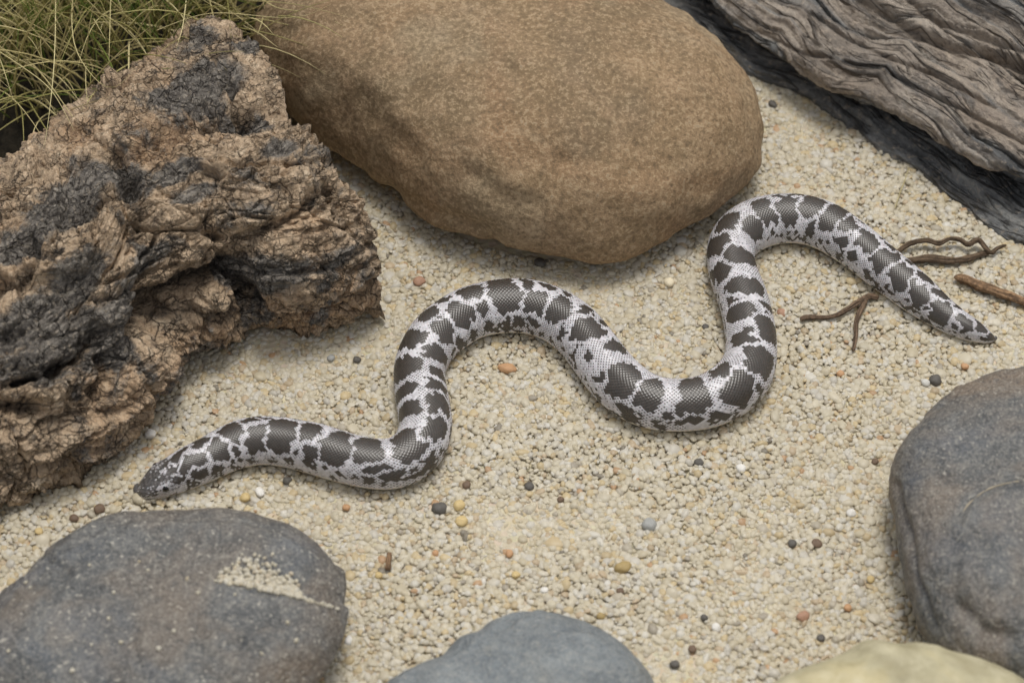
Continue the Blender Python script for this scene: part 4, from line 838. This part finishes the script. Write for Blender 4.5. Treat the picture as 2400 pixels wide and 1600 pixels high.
PEB = [(1010, 1166, 15, 'dark', 'largest dark grey pebble on open sand below the snake\'s middle', 1.15), (1239, 603, 12, 'dark', 'dark pebble tucked under the front edge of the tan boulder', 1.3), (2148, 872, 14, 'dark', 'round dark pebble touching a pale pebble near the dark slate stone', 1.05), (2126, 879, 10, 'clear', 'pale translucent pebble touching a round dark pebble', 1.0), (1605, 1062, 11, 'dark', "small dark pebble on open sand below the snake's middle U-bend", 1.1), (660, 1103, 10, 'dark', "small dark pebble close under the snake's neck", 1), (228, 1168, 12, 'brown', 'brown pebble on sand between the cork bark and the slate stone', 1.1), (1492, 1205, 16, 'grey', 'largest light grey rounded pebble on open sand', 1.0), (1430, 1302, 14, 'olive', 'oval mustard yellow pebble lying on open sand', 1.45), (1947, 1395, 9, 'orange', "orange pebble on sand just beyond the yellow stone", 1), (795, 1165, 9, 'orange', "orange pebble on sand between the snake and the sandy slate stone", 1), (1537, 648, 12, 'cream', 'bright cream pebble on sand between two snake loops', 1.1), (963, 645, 14, 'rust', 'rusty red pebble on sand beside the end of the cork bark', 1.0), (1165, 846, 13, 'orange', 'flat orange pebble on sand inside the snake\'s loop', 1.7), (1702, 1075, 11, 'white', "white pebble with dark flecks on open sand", 1.1), (1617, 1418, 8, 'dark', "tiny dark pebble on open sand between slate stone and blue grey stone", 1), (1885, 1465, 9, 'dark', "small dark pebble just behind the yellow stone", 1), (1550, 1525, 9, 'dark', "small dark pebble beside the blue grey stone, towards the yellow stone", 1.2), (1875, 1247, 10, 'brown', "brown elongated pebble near the dark slate stone", 1.3), (1425, 1357, 8, 'brown', B1, 1), (1055, 1160, 13, 'yellow', Y1, 1.1), (1060, 1197, 13, 'yellow', Y1, 1.2), (345, 995, 13, 'white', "round white pebble between the cork bark and the snake's neck", 1.0), (1215, 1116, 10, 'dark', "small dark grey oval pebble on sand beside a white shell-like grain", 1.2), (1072, 1113, 9, 'brown', "small brown pebble above the two yellow pebbles on open sand", 1.2), (1288, 1147, 8, 'brown', B1, 1), (563, 1143, 12, 'yellow', "yellow pebble beside a white elongated pebble under the snake's neck", 1.0), (598, 1130, 10, 'white', "white elongated pebble beside a yellow pebble under the snake's neck", 1.5), (1820, 1247, 9, 'dark', "small dark pebble beside a brown elongated pebble near the dark slate stone", 1.1), (1844, 1415, 12, 'rust', 'rusty brown pebble lying beside the dark slate stone\'s left side', 1.2), (2216, 842, 9, 'orange', "orange pebble on sand beyond the rust-stained slate stone", 1.0), (1775, 240, 10, 'dark', 'dark pebble on shaded sand under the layered rock', 1.2), (1170, 1270, 9, 'orange', O1, 1.2), (1000, 1270, 8, 'orange', O1, 1), (1250, 1355, 9, 'white', W1, 1), (1185, 1320, 9, 'yellow', Y1, 1), (1795, 718, 10, 'rust', 'orange brown pebble on sand right of the snake\'s middle loop', 1.2), (1930, 858, 9, 'orange', "orange pebble on sand below the forked twig", 1.0), (1620, 750, 8, 'dark', D1, 1.0), (820, 826, 9, 'dark', 'dark pebble on sand in the cork bark\'s shade', 1), (760, 822, 9, 'grey', 'grey pebble on sand in the cork bark\'s shade', 1), (1590, 1490, 9, 'brown', B1, 1), (1955, 1178, 10, 'white', "white pebble on sand near the rust-stained slate stone", 1.1), (2010, 1060, 8, 'brown', "small brown pebble almost touching the rust-stained slate stone", 1), (1645, 1440, 10, 'white', W1, 1.1), (800, 1470, 9, 'white', "white pebble beside the slate stone that carries sand", 1.3), (1320, 545, 8, 'grey', 'grey pebble on sand against the tan boulder', 1), (2000, 1330, 9, 'yellow', "yellow pebble in the shade beside the rust-stained slate stone", 1.0), (1380, 1415, 9, 'olive', 'small olive pebble just above the blue grey stone', 1), (870, 1320, 8, 'yellow', Y1, 1), (90, 1220, 9, 'yellow', "yellow pebble on sand between the cork bark and the sandy slate stone", 1.0), (170, 1190, 10, 'brown', "small brown pebble on sand close to the cork bark's lower end", 1)]
for i, (x, y, rp, kd, lb, el) in enumerate(PEB):
    pebble(x, y, rp, kd, lb, i + 1, el, (i * 2.4) % 3.14)

# ------------------------------------------------------------------ twigs
def tube(name, pts, rads, mat, seed=0, ns=12, n=90, parent=None, rough=0.32, org=None):
    pts = np.asarray(pts, float); C = smooth_curve(np.concatenate([pts, np.asarray(rads, float)[:, None]], 1), n, 3); A, rr = C[:, :3], C[:, 3]
    T = np.gradient(A, axis=0); T /= np.linalg.norm(T, axis=1, keepdims=True); up = np.array([0, 0, 1.0]); Nx = np.cross(T, up); Nx /= np.linalg.norm(Nx, axis=1, keepdims=True); Ny = np.cross(Nx, T)
    th = np.linspace(0, 2 * np.pi, ns, endpoint=False); ln = np.r_[0, np.cumsum(np.linalg.norm(np.diff(A, axis=0), axis=1))]
    rough_m = 1 + rough * fbm(np.stack(np.broadcast_arrays(ln[:, None] * 260, (np.cos(th) * 1.5)[None, :], (np.sin(th) * 1.5)[None, :]), -1), 3, seed) + rough * 0.8 * fbm(np.stack(np.broadcast_arrays(ln[:, None] * 70, (np.cos(th) * 4)[None, :], (np.sin(th) * 4)[None, :]), -1), 2, seed + 3)
    end = np.ones(n); end[0] = end[-1] = 0.05; end[1] = end[-2] = 0.85
    P = A[:, None, :] + (rr * end)[:, None, None] * rough_m[..., None] * (np.cos(th)[None, :, None] * Nx[:, None, :] + np.sin(th)[None, :, None] * Ny[:, None, :])
    if org is None: org = np.array([A[:, 0].mean(), A[:, 1].mean(), 0])
    me = mesh_np(name, (P - org).reshape(-1, 3), grid_faces(n, ns, True)[:, ::-1], mat)
    attr(me, 'uvw', 'FLOAT_VECTOR', np.stack(np.broadcast_arrays(ln[:, None], (th / 6.28 * 0.01)[None, :], np.zeros((n, ns))), -1))
    return me, org
zr = lambda r, ox=1850, oy=520, s=4.276: np.array([(ox + a / s, oy + b / s) for a, b in r])
tw = mat_twig('twig_mat', srgb(78, 63, 50), srgb(158, 132, 108)); tw2 = mat_twig('stick_mat', srgb(96, 74, 54), srgb(186, 150, 114)); tw3 = mat_twig('root_mat', srgb(70, 58, 46), srgb(140, 118, 95))
def twig(name, label, strands, mat):
    root = None; org = None
    for k, (px, rp, z, nm) in enumerate(strands):
        P = unproject(px, np.asarray(z, float)); me, o_ = tube(nm, P, np.asarray(rp) * 0.86 / 6200.0, mat, seed=k * 5 + len(name), org=org)
        if root is None:
            org = o_; root = bpy.data.objects.new(name, None); link(root, label=label, category='twig'); root.location = org; root.empty_display_size = 0.01
        obj(nm, me, root)
twig('forked_twig', 'thin forked brown twig on sand, poking out beside the snake\'s tail', [(zr([(115, 985), (170, 950), (300, 960), (430, 950), (540, 900), (640, 840), (740, 770), (810, 745), (900, 760)]), [5.2, 6.2, 6, 6.2, 6.5, 7, 8, 8, 7], [.0026, .0024, .0022, .0024, .003, .0034, .003, .0025, .002], 'stem'), (zr([(770, 770), (735, 850), (700, 920), (672, 1010), (668, 1130), (655, 1220), (640, 1295)]), [6.5, 6.5, 7, 6.4, 6, 5.8, 4.5], [.003, .0032, .003, .0028, .0026, .0024, .0022], 'side_branch')], tw)
twig('wavy_root', 'crooked dark brown root lying between the snake\'s tail and the layered rock', [(zr([(1060, 330), (1120, 278), (1220, 215), (1380, 188), (1500, 218), (1600, 168), (1720, 182), (1790, 228), (1890, 178), (1950, 240), (2020, 308), (2090, 258), (2180, 232)]), [5, 6, 7, 7.5, 7, 6.5, 6.5, 6.5, 7, 6.5, 6, 5, 3.5], [.002, .003, .004, .004, .004, .0045, .0045, .004, .005, .004, .003, .003, .003], 'upper_strand'), (zr([(1100, 400), (1240, 382), (1400, 368), (1600, 386), (1800, 362), (1930, 322), (2020, 308)]), [8, 9, 10, 9, 8.5, 7, 5], [.0022] * 7, 'lower_strand')], tw3)
twig('wooden_stick', 'short thick brown stick of weathered wood lying beyond the snake\'s tail', [(zr([(1650, 545), (1690, 560), (1790, 585), (1900, 640), (2020, 680), (2120, 715), (2250, 760), (2352, 800), (2600, 880)]), [5, 10, 12.5, 13.5, 12.5, 12, 12, 12, 10], [.0028] * 9, 'stem')], tw2)
vp = []                               # pale mineral vein across the rust-stained slate stone
for q in smooth_curve(np.array([(2375, 1097), (2330, 1106), (2280, 1118), (2245, 1138), (2218, 1165), (2200, 1195)], float) * K, 40, 2):
    hit = bvh_c.ray_cast(Vector(CAM), Vector(ray(q)))
    if hit[0] is not None: vp.append(np.array(hit[0]) - np.array(hit[1]) * 0.00019)
if len(vp) > 6:
    vm, _ = tube('vein', np.array(vp)[::4], np.full(len(vp[::4]), 0.0003), mat_plain('vein_mat', srgb(172, 160, 138)), seed=9, n=60, ns=8, rough=0.4, org=np.array(stone_c.location)); obj('vein', vm, stone_c)
bit = unproject(np.array([(895, 1268), (893, 1285), (890, 1308)]) * K, 0.0016); me, o_ = tube('wood_chip', bit, np.array([5, 7, 6]) / 6300.0, tw2, seed=4, n=24); ob = obj('wood_chip', me, label='tiny brown splinter of wood standing out on open sand', category='wood chip'); ob.location = o_
straw = unproject(np.array([(2088, 382), (2080, 410), (2068, 440), (2055, 480)]) * K, np.array([.006, .004, .003, .002])); sm_, o_ = tube('straw', straw, np.array([1.2, 1.8, 1.8, 1.4]) / 6200.0, mat_plain('straw_mat', srgb(190, 176, 130)), seed=6, n=20, ns=6); ob = obj('straw', sm_, label='single thin dry straw lying on sand near the layered rock', category='straw'); ob.location = o_

# ------------------------------------------------------------------ grass tuft behind the log
def build_grass():
    rng = np.random.default_rng(77)
    soil_c = unproject(np.array([200, 60]) * K, 0.0)
    xs = np.linspace(-0.13, 0.13, 60); X, Y = np.meshgrid(xs, xs * 0.9, indexing='ij'); rr_ = np.hypot(X / 0.13, Y / 0.117)
    Z = 0.012 * (1 - sstep(0.4, 1.0, rr_)) + 0.002 * fbm(np.stack([X * 120, Y * 120, 0 * X], -1), 3, 3) - 0.003
    k = NT('soil_mat', 0.9, 0.2); c = k.coord(); sm = k.done(k.ramp(k.noise(c, 240, 4), [(0.3, srgb(26, 24, 20)), (0.7, srgb(58, 52, 42))]), k.bump(k.noise(c, 300, 4), 0.002))
    so = obj('soil', mesh_np('soil', np.stack([X, Y, Z], -1).reshape(-1, 3), grid_faces(60, 60)[:, ::-1][:, ::-1], sm), kind='structure', label='dark soil under the grass'); so.location = Vector(soil_c)
    M = [mat_blade('blade_dry', srgb(184, 170, 118), srgb(220, 206, 156)), mat_blade('blade_olive', srgb(144, 138, 80), srgb(188, 178, 120)), mat_blade('blade_green', srgb(80, 100, 38), srgb(126, 140, 66))]
    root = bpy.data.objects.new('grass_tuft', None); link(root, label='tangled tuft of fine dry green and straw coloured grass behind the cork bark', category='grass'); root.location = Vector(soil_c); root.empty_display_size = 0.02
    def blade(base, az, ln, lean, curl, w, n=12):
        t = np.linspace(0, 1, n); hd = np.array([math.cos(az), math.sin(az)]); a0 = lean + curl * t ** 1.2
        dxy = np.sin(a0); dz = np.cos(a0); st = ln / (n - 1)
        h = np.r_[0, np.cumsum(dxy[:-1])] * st; z = np.r_[0, np.cumsum(dz[:-1])] * st
        side = np.array([-hd[1], hd[0]]); sw = rng.normal(0, 0.15) * t ** 2 * ln
        A = np.stack([base[0] + hd[0] * h + side[0] * sw, base[1] + hd[1] * h + side[1] * sw, np.maximum(base[2] + z, 0.004 + 0.003 * rng.random())], -1)
        return ribbon(A, w)
    def ribbon(A, w):
        n = len(A); T = np.gradient(A, axis=0); T /= np.linalg.norm(T, axis=1, keepdims=True) + 1e-9
        q = np.cross(T, np.array([0.3, -0.6, 0.7])); q /= np.linalg.norm(q, axis=1, keepdims=True) + 1e-9; q2 = np.cross(T, q)
        tp = np.clip(1.15 - np.linspace(0, 1, n) ** 2.2, 0.12, 1) * w
        V = np.stack([A + q * tp[:, None], A - q * tp[:, None] * 0.5 + q2 * tp[:, None] * 0.8, A - q * tp[:, None] * 0.5 - q2 * tp[:, None] * 0.8], 1)
        return V.reshape(-1, 3), grid_faces(n, 3, True)
    def rand_blade():
        u = rng.random() ** 0.6; a = rng.random() * 6.28
        base = np.array([soil_c[0] - 0.012 + 0.095 * u * math.cos(a), soil_c[1] + 0.015 + 0.08 * u * math.sin(a), 0.006])
        az = a + rng.normal(0, 0.9) if rng.random() < 0.55 else rng.random() * 6.28
        return blade(base, az, 0.045 + 0.055 * rng.random(), abs(rng.normal(0.35, 0.3)), abs(rng.normal(0.85, 0.45)), 0.00024 + 0.0002 * rng.random())
    pick = lambda: rng.choice(3, p=[0.45, 0.35, 0.20])
    # stray blades that reach over the boulder and out of the mass, traced from the photo
    strays = [([(360, 70), (480, 30), (620, 40), (700, 38), (760, 10)], .07), ([(420, -20), (560, 0), (680, 10), (800, 40)], .06), ([(560, 60), (600, 80), (625, 100), (640, 110)], .055), ([(170, -30), (165, 30), (170, 100), (200, 160), (260, 210), (310, 155)], .07), ([(128, -20), (127, 80), (122, 180), (108, 300), (100, 340)], .07), ([(430, -20), (420, 60), (405, 110)], .07), ([(255, -20), (252, 80), (250, 150)], .065), ([(0, 120), (60, 160), (120, 210), (170, 300)], .06), ([(480, -10), (500, 60), (560, 90)], .06), ([(590, -10), (640, 20), (720, 30), (790, 60)], .055)]
    count = 0
    def add(V, F, mi):
        nonlocal count
        me = mesh_np('blade', V - soil_c, F, M[mi]); attr(me, 'rnd', 'FLOAT', np.full(len(V), rng.random())); obj('blade', me, root); count += 1
    for px, z in strays:
        zz = np.linspace(z * 0.8, z, len(px)); C = smooth_curve(unproject(np.array(px, float) * K, zz), 22, 2); V, F = ribbon(C, 0.00022); add(V, F, 0)
    while count < 290: V, F = rand_blade(); add(V, F, pick())
    Vs, Fs, Rs, mi, off = [], [], [], [], 0
    for _ in range(1800):
        V, F = rand_blade(); Vs.append(V); Fs.append(F + off); off += len(V); Rs.append(np.full(len(V), rng.random())); mi.append(np.full(len(F), pick()))
    me = mesh_np('blades', np.vstack(Vs) - soil_c, np.vstack(Fs)); [me.materials.append(m) for m in M]
    me.polygons.foreach_set('material_index', np.concatenate(mi).astype(np.int32)); attr(me, 'rnd', 'FLOAT', np.concatenate(Rs))
    obj('blade_mass', me, root, kind='stuff')
build_grass()
